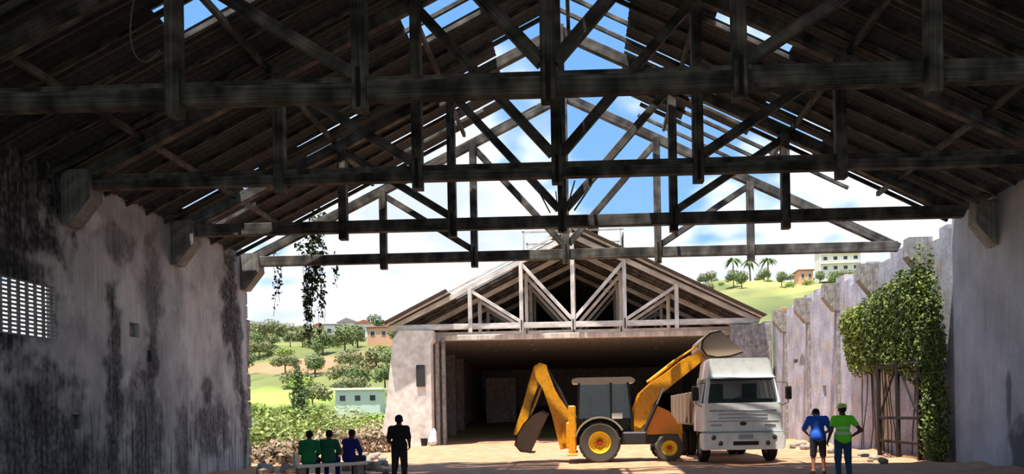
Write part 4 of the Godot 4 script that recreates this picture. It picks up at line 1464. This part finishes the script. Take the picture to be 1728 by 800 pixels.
func truck() -> void:
	var o := thing("tipper_truck", "white forward control tipper truck parked beside the right wall", "truck", Vector3(5.12, 0, -22.85), 0.02)
	o.scale = Vector3.ONE * 1.04
	var W: Material = M.truck_white
	var g := Geo.new()
	loft(g, [[0.98, 1.24, 0.0, -1.75], [1.5, 1.25, 0.0, -1.75], [1.78, 1.22, -0.03, -1.75], [1.86, 1.18, -0.07, -1.75]], 0.14)
	part("cab_body", g, W, o)
	# pillars round the glass
	for s in [-1.0, 1.0]:
		for q in [[-0.13, -0.31, 0.12, 0.12], [-1.65, -1.65, 0.2, 0.12], [-0.85, -0.85, 0.07, 0.08]]:
			g = Geo.new()
			g.beam(Vector3(s * 1.12, 1.84, q[0]), Vector3(s * 0.97, 2.68, q[1]), q[2], q[3], Vector3.BACK)
			part("window_pillar", g, W, o)
	g = Geo.new()
	g.box(Vector3(0, 2.27, -1.68), Vector3(2.1, 0.9, 0.06), 0.02)
	part("rear_panel", g, W, o)
	g = Geo.new()
	loft(g, [[2.64, 1.06, -0.2, -1.72], [2.74, 1.04, -0.2, -1.72], [3.16, 0.98, -0.24, -1.7], [3.26, 0.92, -0.34, -1.6]], 0.12)
	part("cab_roof", g, W, o)
	g = Geo.new()
	g.quad(Vector3(-1.06, 1.88, -0.1), Vector3(1.06, 1.88, -0.1), Vector3(0.93, 2.64, -0.26), Vector3(-0.93, 2.64, -0.26), Vector3.BACK)
	part("windscreen", g, M.tinted_glass, o)
	for s in [-1.0, 1.0]:
		g = Geo.new()
		g.quad(Vector3(s * 1.13, 1.88, -0.2), Vector3(s * 1.13, 1.88, -1.6), Vector3(s * 0.99, 2.64, -1.6), Vector3(s * 0.99, 2.64, -0.36), Vector3(s, 0, 0))
		part("door_window", g, M.tinted_glass, o)
	g = Geo.new()
	g.box(Vector3(0, 2.66, -0.1), Vector3(2.0, 0.05, 0.34), 0.015, Basis(Vector3.RIGHT, 0.3))
	part("sun_visor", g, M.truck_grey, o)
	g = Geo.new()
	g.box(Vector3(0, 2.6, -0.18), Vector3(1.92, 0.08, 0.05), 0.01)
	part("screen_header", g, M.machine_black, o)
	for s in [-1.0, 1.0]:
		g = Geo.new()
		g.beam(Vector3(s * 0.1 - 0.35, 1.9, -0.07), Vector3(s * 0.1 + 0.25, 2.12, -0.12), 0.02, 0.03)
		part("wiper", g, M.machine_black, o)
	# dashboard, seats and steering wheel behind the glass
	g = Geo.new()
	g.box(Vector3(0, 1.92, -0.4), Vector3(2.0, 0.14, 0.45), 0.04)
	part("dashboard", g, M.machine_grey, o)
	for s in [-1.0, 1.0]:
		g = Geo.new()
		g.box(Vector3(s * 0.55, 1.75, -1.15), Vector3(0.5, 0.14, 0.5), 0.04)
		g.box(Vector3(s * 0.55, 2.15, -1.38), Vector3(0.48, 0.7, 0.12), 0.04)
		part("seat", g, M.machine_grey, o)
	# front details
	g = Geo.new()
	for k in 3:
		g.box(Vector3(0, 1.62 - 0.11 * k, 0.0), Vector3(1.5, 0.035, 0.03), 0.01)
	part("grille_slats", g, M.truck_grey, o)
	g = Geo.new()
	g.box(Vector3(0, 1.3, 0.0), Vector3(2.2, 0.03, 0.02), 0.006)
	for s in [-1.0, 1.0]:
		g.box(Vector3(s * 0.82, 1.18, 0.005), Vector3(0.34, 0.05, 0.02), 0.006)
		g.box(Vector3(s * 0.82, 1.62, 0.0), Vector3(0.4, 0.05, 0.03), 0.006)
	part("panel_seams", g, M.truck_grey, o)
	g = Geo.new()
	g.lathe([Vector2(0.0, 0.03), Vector2(0.1, 0.02), Vector2(0.12, -0.02)], 20, Basis(Vector3.RIGHT, PI / 2).scaled(Vector3(1.0, 0.55, 1.0)), Vector3(0, 1.22, 0.0))
	part("oval_emblem", g, M.machine_grey, o, "small dark oval badge")
	g = Geo.new()
	g.box(Vector3(0, 0.97, 0.0), Vector3(2.48, 0.05, 0.06), 0.01)
	part("bumper_gap", g, M.truck_grey, o)
	g = Geo.new()
	loft(g, [[0.42, 1.22, 0.06, -0.4], [0.5, 1.28, 0.1, -0.4], [0.88, 1.29, 0.1, -0.4], [0.94, 1.26, 0.05, -0.4]], 0.1)
	part("bumper", g, W, o)
	for s in [-1.0, 1.0]:
		for q in [[0.93, 0.8, 0.07], [0.72, 0.62, 0.07]]:
			g = Geo.new()
			g.lathe([Vector2(0.0, 0.03), Vector2(q[2], 0.015), Vector2(q[2] * 1.15, -0.01)], 16, Basis(Vector3.RIGHT, PI / 2), Vector3(s * q[0], q[1], 0.1))
			part("headlamp", g, M.lamp_glass, o)
	g = Geo.new()
	g.box(Vector3(0.05, 0.62, 0.1), Vector3(0.78, 0.12, 0.03), 0.01)
	part("air_slot", g, M.machine_black, o)
	g = Geo.new()
	g.box(Vector3(0.05, 0.82, 0.11), Vector3(0.45, 0.14, 0.015), 0.004)
	part("number_plate", g, M.plate, o)
	# mirrors
	for s in [-1.0, 1.0]:
		g = Geo.new()
		g.tube([Vector3(s * 1.12, 2.5, -0.25), Vector3(s * 1.4, 2.45, -0.1), Vector3(s * 1.42, 1.85, -0.1), Vector3(s * 1.2, 1.75, -0.2)], 0.015, 6)
		var a := part("mirror_arm", g, M.machine_black, o)
		g = Geo.new()
		g.box(Vector3(s * 1.43, 2.15, -0.1), Vector3(0.2, 0.42, 0.07), 0.03)
		part("mirror_head", g, M.machine_black, a)
	# chassis, wheels, tipping body
	g = Geo.new()
	for s in [-1.0, 1.0]:
		g.box(Vector3(s * 0.42, 0.78, -3.3), Vector3(0.12, 0.28, 6.2), 0.02)
	g.box(Vector3(0, 0.55, -1.0), Vector3(1.9, 0.14, 0.14), 0.02)
	g.box(Vector3(0, 0.7, -1.1), Vector3(0.8, 0.5, 1.2), 0.05)
	part("chassis", g, M.machine_black, o)
	var turned := func(called: String, at: Vector3) -> void:
		var h := Node3D.new()
		h.name = called
		o.add_child(h, true)
		h.position = at
		var b := Basis(Vector3.BACK, PI / 2)
		var q := Geo.new()
		q.lathe([Vector2(0.28, -0.12), Vector2(0.46, -0.14), Vector2(0.5, -0.1), Vector2(0.5, 0.1), Vector2(0.46, 0.14), Vector2(0.28, 0.12)], 28, b)
		for k in 24:
			var a := TAU * k / 24
			q.box(Vector3(0, cos(a) * 0.5, sin(a) * 0.5), Vector3(0.22, 0.03, 0.06), 0.006, Basis(Vector3.RIGHT, a))
		part("tyre", q, M.rubber_black, h)
		q = Geo.new()
		q.lathe([Vector2(0.0, -0.06), Vector2(0.2, -0.05), Vector2(0.29, -0.12), Vector2(0.29, 0.12), Vector2(0.2, 0.05), Vector2(0.0, 0.06)], 20, b)
		part("rim", q, M.truck_grey, h)
	for s in [-1.0, 1.0]:
		turned.call("front_wheel", Vector3(s * 1.05, 0.52, -0.95))
		turned.call("rear_wheel", Vector3(s * 1.08, 0.52, -4.9))
		turned.call("rear_wheel", Vector3(s * 0.76, 0.52, -4.9))
	g = Geo.new()
	g.box(Vector3(0, 1.22, -4.3), Vector3(2.4, 0.1, 4.6), 0.02)
	part("bed_floor", g, M.steel_worn, o)
	for s in [-1.0, 1.0]:
		g = Geo.new()
		g.box(Vector3(s * 1.18, 1.75, -4.3), Vector3(0.07, 1.05, 4.6), 0.015)
		for k in 6:
			g.box(Vector3(s * 1.24, 1.75, -2.2 - 0.84 * k), Vector3(0.07, 1.05, 0.1), 0.015)
		part("side_board", g, M.steel_worn, o)
	g = Geo.new()
	g.box(Vector3(0, 1.85, -2.0), Vector3(2.4, 1.25, 0.08), 0.015)
	part("head_board", g, M.steel_worn, o)
	g = Geo.new()
	g.box(Vector3(0, 1.7, -6.6), Vector3(2.4, 0.95, 0.08), 0.015)
	part("tailgate", g, M.steel_worn, o)
	g = Geo.new()
	g.ball(Vector3(0, 1.7, -4.3), Vector3(1.1, 0.75, 2.1), 16, 8)
	part("rubble_load", g, M.soil, o)


# ================================================================ people: distance fields meshed as surface nets
# a bone is [a, b, radius a, radius b, flattening along z (optional)]
func net(g: Geo, bones: Array, cell: float, k: float) -> void:
	var lo := Vector3.ONE * 1e9
	var hi := -lo
	for b in bones:
		var r: float = maxf(b[2], b[3]) + cell * 3
		lo = lo.min(b[0].min(b[1]) - Vector3.ONE * r)
		hi = hi.max(b[0].max(b[1]) + Vector3.ONE * r)
	var nx := int((hi.x - lo.x) / cell) + 2
	var ny := int((hi.y - lo.y) / cell) + 2
	var nz := int((hi.z - lo.z) / cell) + 2
	var f := PackedFloat32Array()
	f.resize(nx * ny * nz)
	f.fill(1.0)
	var plane := nx * ny
	for b in bones:
		var pa: Vector3 = b[0]
		var ab: Vector3 = b[1] - b[0]
		var l2 := maxf(ab.length_squared(), 1e-9)
		var ra: float = b[2]
		var rb: float = b[3]
		var flat: float = b[4] if b.size() > 4 else 1.0
		var reach := maxf(ra, rb) + k + cell * 2
		var i0 := Vector3i(((pa.min(b[1]) - Vector3.ONE * reach - lo) / cell).floor()).max(Vector3i.ZERO)
		var i1 := Vector3i(((pa.max(b[1]) + Vector3.ONE * reach - lo) / cell).ceil()).min(Vector3i(nx - 1, ny - 1, nz - 1))
		for z in range(i0.z, i1.z + 1):
			for y in range(i0.y, i1.y + 1):
				var row := z * plane + y * nx
				for x in range(i0.x, i1.x + 1):
					var p := lo + Vector3(x, y, z) * cell - pa
					var h := clampf(p.dot(ab) / l2, 0.0, 1.0)
					var q := p - ab * h
					if flat != 1.0:
						q.z /= flat
					var d := (q.length() - lerpf(ra, rb, h)) * minf(flat, 1.0)
					var e := f[row + x]
					var m := maxf(k - absf(d - e), 0.0)
					f[row + x] = minf(d, e) - m * m * 0.25 / k
	var vid := {}
	var vs := PackedVector3Array()
	var off := [0, 1, nx, nx + 1, plane, plane + 1, plane + nx, plane + nx + 1]
	var cs := [Vector3(0, 0, 0), Vector3(1, 0, 0), Vector3(0, 1, 0), Vector3(1, 1, 0), Vector3(0, 0, 1), Vector3(1, 0, 1), Vector3(0, 1, 1), Vector3(1, 1, 1)]
	var es := [[0, 1], [2, 3], [4, 5], [6, 7], [0, 2], [1, 3], [4, 6], [5, 7], [0, 4], [1, 5], [2, 6], [3, 7]]
	var near := cell * 2.0
	for z in nz - 1:
		for y in ny - 1:
			var row := z * plane + y * nx
			for x in nx - 1:
				var c := row + x
				if absf(f[c]) > near:
					continue
				var inside := 0
				for o in off:
					if f[c + o] < 0.0:
						inside += 1
				if inside == 0 or inside == 8:
					continue
				var sum := Vector3.ZERO
				var num := 0
				for e in es:
					var a: float = f[c + off[e[0]]]
					var b: float = f[c + off[e[1]]]
					if (a < 0.0) != (b < 0.0):
						sum += cs[e[0]].lerp(cs[e[1]], a / (a - b))
						num += 1
				vid[c] = vs.size()
				vs.append(lo + (Vector3(x, y, z) + sum / num) * cell)
	var ns := PackedVector3Array()
	ns.resize(vs.size())
	var faces := []
	var st := [1, nx, plane]
	for c in vid:
		for ax in 3:
			var a: float = f[c]
			var b: float = f[c + st[ax]]
			if (a < 0.0) == (b < 0.0):
				continue
			var u: int = st[(ax + 1) % 3]
			var w: int = st[(ax + 2) % 3]
			if not (vid.has(c - u) and vid.has(c - w) and vid.has(c - u - w)):
				continue
			var q := [vid[c], vid[c - u], vid[c - u - w], vid[c - w]]
			if a > 0.0:
				q.reverse()
			var nn := (vs[q[2]] - vs[q[0]]).cross(vs[q[3]] - vs[q[1]])
			for j in q:
				ns[j] += nn
			faces.append(q)
	for q in faces:
		g.smooth_quad([vs[q[0]], vs[q[1]], vs[q[2]], vs[q[3]]], [ns[q[0]].normalized(), ns[q[1]].normalized(), ns[q[2]].normalized(), ns[q[3]].normalized()], [Vector2.ZERO, Vector2.ZERO, Vector2.ZERO, Vector2.ZERO])


# wrist, direction of the hand, the way the back of the hand looks, the side of the thumb, how far the fingers curl
func hand_bones(w: Vector3, d: Vector3, back: Vector3, thumb: Vector3, curl: float) -> Array:
	var r := []
	d = d.normalized()
	thumb = (thumb - d * thumb.dot(d)).normalized()
	back = d.cross(thumb) * signf(d.cross(thumb).dot(back))
	for k in 4:
		var side := thumb * (0.030 - 0.020 * k)
		var kn := w + d * (0.085 - 0.004 * absf(k - 1.3)) + side
		r.append([w + side * 0.6, kn, 0.017, 0.012])
		var len: float = [0.042, 0.047, 0.044, 0.035][k]
		var p := kn
		for j in 3:
			var a: float = curl * (j + 1) * (0.8 + 0.08 * k)
			var q: Vector3 = p + (d * cos(a) - back * sin(a)) * len * [1.0, 0.65, 0.5][j]
			r.append([p, q, 0.0095 - j * 0.0008, 0.009 - j * 0.0008])
			p = q
	var p1 := w + d * 0.03 + thumb * 0.028
	var p2 := p1 + (d * 0.7 + thumb * 0.8 - back * 0.3).normalized() * 0.038
	var p3 := p2 + (d * 0.9 + thumb * 0.25 - back * 0.4).normalized() * 0.032
	r.append([w + thumb * 0.012, p1, 0.018, 0.014])
	r.append([p1, p2, 0.013, 0.0105])
	r.append([p2, p3, 0.0105, 0.009])
	return r


# joints are given in the person's own frame: they look along -z
func person(label: String, at: Vector3, turn: float, J: Dictionary, look: Dictionary) -> Node3D:
	var o := thing("person", label, "person", at, turn)
	var up: Vector3 = (J.neck - J.pelvis).normalized()
	var body := []
	var chest: Vector3 = J.pelvis.lerp(J.neck, 0.68)
	var waist: Vector3 = J.pelvis.lerp(J.neck, 0.3)
	var torso := [[J.pelvis, waist, 0.135, 0.125, 0.72], [waist, chest, 0.125, 0.15, 0.7], [chest, chest + up * 0.06, 0.15, 0.11, 0.7]]
	body.append_array(torso)
	body.append([J.pelvis - Vector3(0.06, 0.02, 0), J.pelvis + Vector3(0.06, -0.02, 0), 0.1, 0.1])
	body.append([chest + up * 0.1, J.neck, 0.075, 0.055])
	body.append([J.neck, J.head, 0.055, 0.055])
	var arms := []
	var sleeves := []
	var legs := []
	var hands := []
	for s in ["l", "r"]:
		var sh: Vector3 = J["sh_" + s]
		var el: Vector3 = J["el_" + s]
		var wr: Vector3 = J["wr_" + s]
		arms.append([chest + up * 0.09, sh, 0.07, 0.062])
		arms.append([sh, el, 0.052, 0.042])
		arms.append([el, wr, 0.042, 0.028])
		sleeves.append([chest + up * 0.09, sh, 0.09, 0.08])
		sleeves.append([sh, sh.lerp(el, look.get("sleeve", 0.75)), 0.074, 0.072])
		if look.get("sleeve", 0.75) > 0.95:
			sleeves.append([el, el.lerp(wr, 0.92), 0.066, 0.05])
		var hp: Vector3 = J["hip_" + s]
		var kn: Vector3 = J["kn_" + s]
		var an: Vector3 = J["an_" + s]
		var toe: Vector3 = J["toe_" + s]
		legs.append([hp, kn, 0.088, 0.056])
		legs.append([kn, an, 0.056, 0.036])
		legs.append([an, toe, 0.038, 0.026])
		legs.append([an, an + (an - toe).normalized() * 0.05 + Vector3.DOWN * 0.03, 0.036, 0.03])
		var hd: Vector3 = (wr - el).normalized()
		var inward := Vector3(1 if s == "l" else -1, 0, 0)
		hands.append(hand_bones(wr, J.get("hd_" + s, hd), -inward if not J.has("bk_" + s) else J["bk_" + s], J.get("th_" + s, Vector3.FORWARD), J.get("curl", 0.35)))
	body.append_array(arms)
	body.append_array(legs)
	var g := Geo.new()
	net(g, body, 0.017, 0.035)
	for h in hands:
		net(g, h, 0.0055, 0.008)
	# head: skull, jaw, nose, ears, brow, lips
	var hb := Basis.from_euler(J.get("nod", Vector3.ZERO))
	var hc: Vector3 = J.head
	var head := []
	for b in [[Vector3(0, 0.03, 0.012), Vector3(0, 0.035, -0.02), 0.088, 0.085], [Vector3(0, -0.03, -0.03), Vector3(0, -0.075, -0.055), 0.062, 0.042], [Vector3(0, 0.005, -0.095), Vector3(0, -0.025, -0.112), 0.012, 0.017], [Vector3(-0.035, 0.022, -0.092), Vector3(0.035, 0.022, -0.092), 0.012, 0.012], [Vector3(-0.022, -0.058, -0.096), Vector3(0.022, -0.058, -0.096), 0.008, 0.008], [Vector3(-0.085, 0.02, 0.0), Vector3(-0.09, -0.02, -0.005), 0.018, 0.012], [Vector3(0.085, 0.02, 0.0), Vector3(0.09, -0.02, -0.005), 0.018, 0.012], [Vector3(0, -0.05, 0.02), Vector3(0, -0.11, 0.02), 0.055, 0.055]]:
		head.append([hc + hb * b[0], hc + hb * b[1], b[2], b[3]])
	net(g, head, 0.009, 0.02)
	var bd := part("body", g, look.skin, o)
	for s in [-1.0, 1.0]:
		g = Geo.new()
		g.ball(hc + hb * Vector3(s * 0.033, 0.005, -0.088), Vector3(0.013, 0.009, 0.009), 8, 6, hb)
		part("eye", g, M.eye, bd)
	# hair
	g = Geo.new()
	net(g, [[hc + hb * Vector3(0, 0.052, 0.018), hc + hb * Vector3(0, 0.06, -0.012), 0.092, 0.086], [hc + hb * Vector3(0, 0.0, 0.045), hc + hb * Vector3(0, -0.035, 0.045), 0.065, 0.05]], 0.012, 0.03)
	part("hair", g, look.hair, o)
	# shirt
	g = Geo.new()
	var cloth := []
	for b in torso:
		cloth.append([b[0] if b[0] != J.pelvis else b[0] + up * 0.13, b[1], b[2] + 0.024, b[3] + 0.024, b[4]])
	for q in [J.pelvis + up * 0.06, J.pelvis - up * 0.01]:
		cloth.append([q - Vector3(0.068, 0, 0), q + Vector3(0.068, 0, 0), 0.13, 0.13, 1.06])
	cloth.append([chest + up * 0.1, chest.lerp(J.neck, 0.6), 0.09, 0.078])
	cloth.append_array(sleeves)
	net(g, cloth, 0.018, 0.03)
	part("shirt", g, look.shirt, o)
	if look.has("band"):
		# two reflective strips lie on the shirt: the shirt's own surface, a little proud
		var wide := []
		for b in cloth:
			var w: Array = b.duplicate()
			w[2] += 0.007
			w[3] += 0.007
			wide.append(w)
		var full := Geo.new()
		net(full, wide, 0.018, 0.03)
		for y in [0.24, 0.46]:
			var mid: float = J.pelvis.lerp(J.neck, y).y
			g = Geo.new()
			for i in range(0, full.v.size(), 3):
				if absf((full.v[i].y + full.v[i + 1].y + full.v[i + 2].y) / 3.0 - mid) < 0.028 and absf(full.v[i].x) < 0.2:
					for j in 3:
						g.corner(full.v[i + j], full.n[i + j], Vector2.ZERO)
			part("reflective_band", g, look.band, o)
	# trousers
	g = Geo.new()
	cloth = [[J.pelvis - Vector3(0.07, 0.02, 0), J.pelvis + Vector3(0.07, -0.02, 0), 0.108, 0.108, 1.0]]
	for s in ["l", "r"]:
		var hp: Vector3 = J["hip_" + s]
		var kn: Vector3 = J["kn_" + s]
		var an: Vector3 = J["an_" + s]
		cloth.append([hp, kn, 0.108, 0.08])
		if not look.get("shorts", false):
			cloth.append([kn, an.lerp(kn, 0.06), 0.076, 0.062])
	net(g, cloth, 0.018, 0.03)
	part("shorts" if look.get("shorts", false) else "trousers", g, look.trousers, o)
	for s in ["l", "r"]:
		g = Geo.new()
		var an: Vector3 = J["an_" + s]
		var toe: Vector3 = J["toe_" + s]
		var heel: Vector3 = an + (an - toe).normalized() * 0.05 + Vector3.DOWN * 0.025
		net(g, [[an + Vector3.DOWN * 0.01, toe, 0.05, 0.04], [heel, an + Vector3.DOWN * 0.02, 0.042, 0.05], [heel, toe, 0.042, 0.04]], 0.012, 0.02)
		part("shoe", g, look.shoe, o)
	if look.has("cap"):
		g = Geo.new()
		g.lathe([Vector2(0.104, 0.0), Vector2(0.106, 0.03), Vector2(0.096, 0.07), Vector2(0.065, 0.105), Vector2(0.0, 0.118)], 20, hb, hc + hb * Vector3(0, 0.045, 0.005))
		g.box(hc + hb * Vector3(0, 0.05, -0.13), Vector3(0.15, 0.012, 0.1), 0.005, hb)
		part("helmet", g, look.cap, o)
	return o


func standing(h: float) -> Dictionary:
	var k := h / 1.74
	var J := {"pelvis": Vector3(0, 0.96, 0), "neck": Vector3(0, 1.49, 0.01), "head": Vector3(0, 1.615, -0.015)}
	for s in [["l", -1.0], ["r", 1.0]]:
		J["sh_" + s[0]] = Vector3(s[1] * 0.195, 1.41, 0.01)
		J["el_" + s[0]] = Vector3(s[1] * 0.265, 1.13, 0.03)
		J["wr_" + s[0]] = Vector3(s[1] * 0.27, 0.88, -0.04)
		J["hip_" + s[0]] = Vector3(s[1] * 0.095, 0.92, 0)
		J["kn_" + s[0]] = Vector3(s[1] * 0.12, 0.50, -0.01)
		J["an_" + s[0]] = Vector3(s[1] * 0.13, 0.085, 0.03)
		J["toe_" + s[0]] = Vector3(s[1] * 0.16, 0.045, -0.13)
	for j in J:
		J[j] = J[j] * k
	return J


func seated() -> Dictionary:
	var J := {"pelvis": Vector3(0, 0.57, 0), "neck": Vector3(0, 1.09, -0.1), "head": Vector3(0, 1.205, -0.15), "nod": Vector3(-0.2, 0, 0)}
	for s in [["l", -1.0], ["r", 1.0]]:
		J["sh_" + s[0]] = Vector3(s[1] * 0.19, 1.01, -0.08)
		J["el_" + s[0]] = Vector3(s[1] * 0.24, 0.76, -0.18)
		J["wr_" + s[0]] = Vector3(s[1] * 0.12, 0.63, -0.36)
		J["hip_" + s[0]] = Vector3(s[1] * 0.1, 0.53, -0.02)
		J["kn_" + s[0]] = Vector3(s[1] * 0.15, 0.53, -0.44)
		J["an_" + s[0]] = Vector3(s[1] * 0.15, 0.085, -0.4)
		J["toe_" + s[0]] = Vector3(s[1] * 0.17, 0.045, -0.56)
		J["bk_" + s[0]] = Vector3.UP
		J["th_" + s[0]] = Vector3(-s[1], 0, 0)
	return J


func people() -> void:
	var J := standing(1.70)
	J.an_l.x -= 0.03
	J.toe_l.x -= 0.03
	J.wr_r = Vector3(0.2, 0.95, -0.16)
	J.wr_l = Vector3(-0.2, 0.95, -0.16)
	person("person in black shirt and dark trousers standing with back turned beside the rubble", Vector3(-4.45, 0.0, -17.1), -0.1, J, {"skin": M.skin_dark, "hair": M.hair_black, "shirt": M.cloth_black, "trousers": M.cloth_charcoal, "shoe": M.shoe})
	J = standing(1.75)
	J.el_r = Vector3(0.40, 1.15, 0.08)
	J.wr_r = Vector3(0.2, 1.02, 0.05)
	J.el_l = Vector3(-0.29, 1.14, 0.02)
	J.wr_l = Vector3(-0.3, 0.92, -0.12)
	J["hd_r"] = Vector3(-0.5, -0.45, -0.6)
	J["bk_r"] = Vector3(0.6, 0.2, 0.5)
	person("person in lime green vest and jeans with one hand on the hip", Vector3(6.05, 0.02, -16.75), 0.1, J, {"skin": M.skin_dark, "hair": M.hair_black, "shirt": M.vest_lime, "trousers": M.cloth_jeans, "shoe": M.shoe, "band": M.band_silver, "cap": M.cap_lime, "sleeve": 0.45})
	J = standing(1.74)
	for k in ["sh_l", "sh_r"]:
		J[k] += Vector3(0, 0, -0.05)
	J.neck += Vector3(0, -0.02, -0.08)
	J.head += Vector3(0, -0.08, -0.17)
	J["nod"] = Vector3(-0.6, 0, 0)
	J.el_l = Vector3(-0.33, 1.14, -0.06)
	J.el_r = Vector3(0.33, 1.14, -0.06)
	J.wr_l = Vector3(-0.2, 1.02, -0.28)
	J.wr_r = Vector3(0.2, 1.02, -0.28)
	person("person in blue shirt and dark shorts walking along the right wall", Vector3(5.95, 0.02, -18.2), -0.1, J, {"skin": M.skin_mid, "hair": M.hair_black, "shirt": M.cloth_blue, "trousers": M.cloth_shorts, "shoe": M.shoe, "shorts": true, "sleeve": 0.85})
	# bench with three seated workers
	var bt := 0.62
	var bench := thing("bench", "white concrete bench with three workers seated on it", "bench", Vector3(-6.95, 0, -19.15), bt)
	var g := Geo.new()
	g.box(Vector3(0.1, 0.40, 0), Vector3(1.9, 0.09, 0.42), 0.02)
	part("seat_slab", g, M.white_paint, bench)
	for x in [-0.7, 0.85]:
		g = Geo.new()
		g.box(Vector3(x, 0.17, 0), Vector3(0.2, 0.38, 0.36), 0.03)
		part("bench_leg", g, M.pale_concrete, bench)
	g = Geo.new()
	g.box(Vector3(-0.86, 0.58, 0.1), Vector3(0.1, 0.3, 0.3), 0.02)
	part("end_block", g, M.white_paint, bench)
	var dir := Vector3(cos(bt), 0, -sin(bt))
	for p in [["person in green shirt seated at the left end of the white bench", -0.5, M.cloth_green, M.cloth_charcoal, 0.0], ["person in dark green shirt seated in the middle of the white bench", 0.02, M.cloth_deep_green, M.cloth_navy, -0.05], ["person in navy blue shirt seated at the right end of the white bench", 0.58, M.cloth_navy, M.cloth_black, -0.5]]:
		person(p[0], Vector3(-6.95, 0.0, -19.15) + dir * p[1], bt + p[4] - 0.45, seated(), {"skin": M.skin_dark, "hair": M.hair_black, "shirt": p[2], "trousers": p[3], "shoe": M.shoe, "sleeve": 1.0})


# ================================================================ loose things on the ground
func loose_things() -> void:
	rng.seed = 404
	var spots := [Vector3(-11.28, 25.5, 1.15), Vector3(-11.8, 28.2, 1.15), Vector3(-11.1, 31.5, 1.65), Vector3(-10.4, 34.2, 1.5)]
	for i in 90:
		var px := rng.randf_range(585.0, 650.0) if i < 60 else rng.randf_range(415.0, 500.0)
		var d := rng.randf_range(21.0, 31.0)
		var s := rng.randf_range(0.12, 0.42)
		var cx := (px - 983.0) / FOCAL * d
		var free := true
		for t in spots:
			if Vector2(t.x - cx, t.y - d).length() < t.z + s:
				free = false
		if not free:
			continue
		spots.append(Vector3(cx, d, s))
		var g := Geo.new()
		g.box(Vector3.ZERO, Vector3(s * rng.randf_range(0.9, 1.7), s * rng.randf_range(0.5, 0.9), s), s * 0.22, Basis.from_euler(Vector3(rng.randf_range(-0.3, 0.3), rng.randf() * TAU, rng.randf_range(-0.3, 0.3))))
		var o := part("concrete_chunk", g, M.pale_concrete, self)
		o.position = Vector3((px - 983.0) / FOCAL * d, s * 0.28, -d)
		if i < 60:
			tag(o, "pale broken concrete chunk on the ground before the far left pier", "rubble", "rubble between bench and pier")
		else:
			tag(o, "pale broken concrete chunk at the foot of the broken left wall", "rubble", "rubble by the left wall")
	for i in 18:
		var d := rng.randf_range(22.0, 34.0)
		var s := rng.randf_range(0.1, 0.3)
		d = 22.0 + i * 0.7
		var g := Geo.new()
		g.box(Vector3.ZERO, Vector3(s * 1.4, s * 0.7, s), s * 0.2, Basis.from_euler(Vector3(0.1, rng.randf() * TAU, rng.randf_range(-0.2, 0.2))))
		var o := part("stone", g, M.pale_concrete, self)
		o.position = Vector3(rng.randf_range(9.0, 10.4), s * 0.3, -d)
		tag(o, "small stone lying along the foot of the right yard wall", "stone", "stones along the right wall")
	# sacks by the door
	var sk := thing("white_sack", "full white sack leaning at the far hall's left door jamb", "sack", Vector3(-8.6, 0, -40.4))
	var g := Geo.new()
	net(g, [[Vector3(0, 0.24, 0), Vector3(0.05, 0.7, -0.1), 0.27, 0.17], [Vector3(0.05, 0.7, -0.1), Vector3(0.07, 0.9, -0.12), 0.12, 0.1]], 0.03, 0.1)
	part("sack_body", g, M.sack, sk)
	g = Geo.new()
	g.tube([Vector3(0.06, 0.83, -0.11), Vector3(0.065, 0.87, -0.115)], 0.13, 10)
	part("sack_tie", g, M.machine_grey, sk)
	var bn := thing("dark_bucket", "dark bucket standing beside the white sack", "bucket", Vector3(-9.05, 0, -40.3))
	g = Geo.new()
	g.lathe([Vector2(0.0, 0.01), Vector2(0.16, 0.01), Vector2(0.21, 0.42), Vector2(0.23, 0.42), Vector2(0.23, 0.44), Vector2(0.19, 0.44), Vector2(0.14, 0.04), Vector2(0.0, 0.04)], 20)
	part("pail", g, M.machine_black, bn)
	g = Geo.new()
	var pts := []
	for k in 9:
		var a := PI * k / 8
		pts.append(Vector3(cos(a) * 0.22, 0.42 + sin(a) * 0.16, 0.05))
	g.tube(pts, 0.008, 5)
	part("bail", g, M.chrome, bn)


func _ready() -> void:
	camera_and_light()
	materials()
	ground()
	walls()
	main_trusses()
	main_roof()
	far_hall()
	backhoe()
	truck()
	houses()
	plants()
	people()
	loose_things()
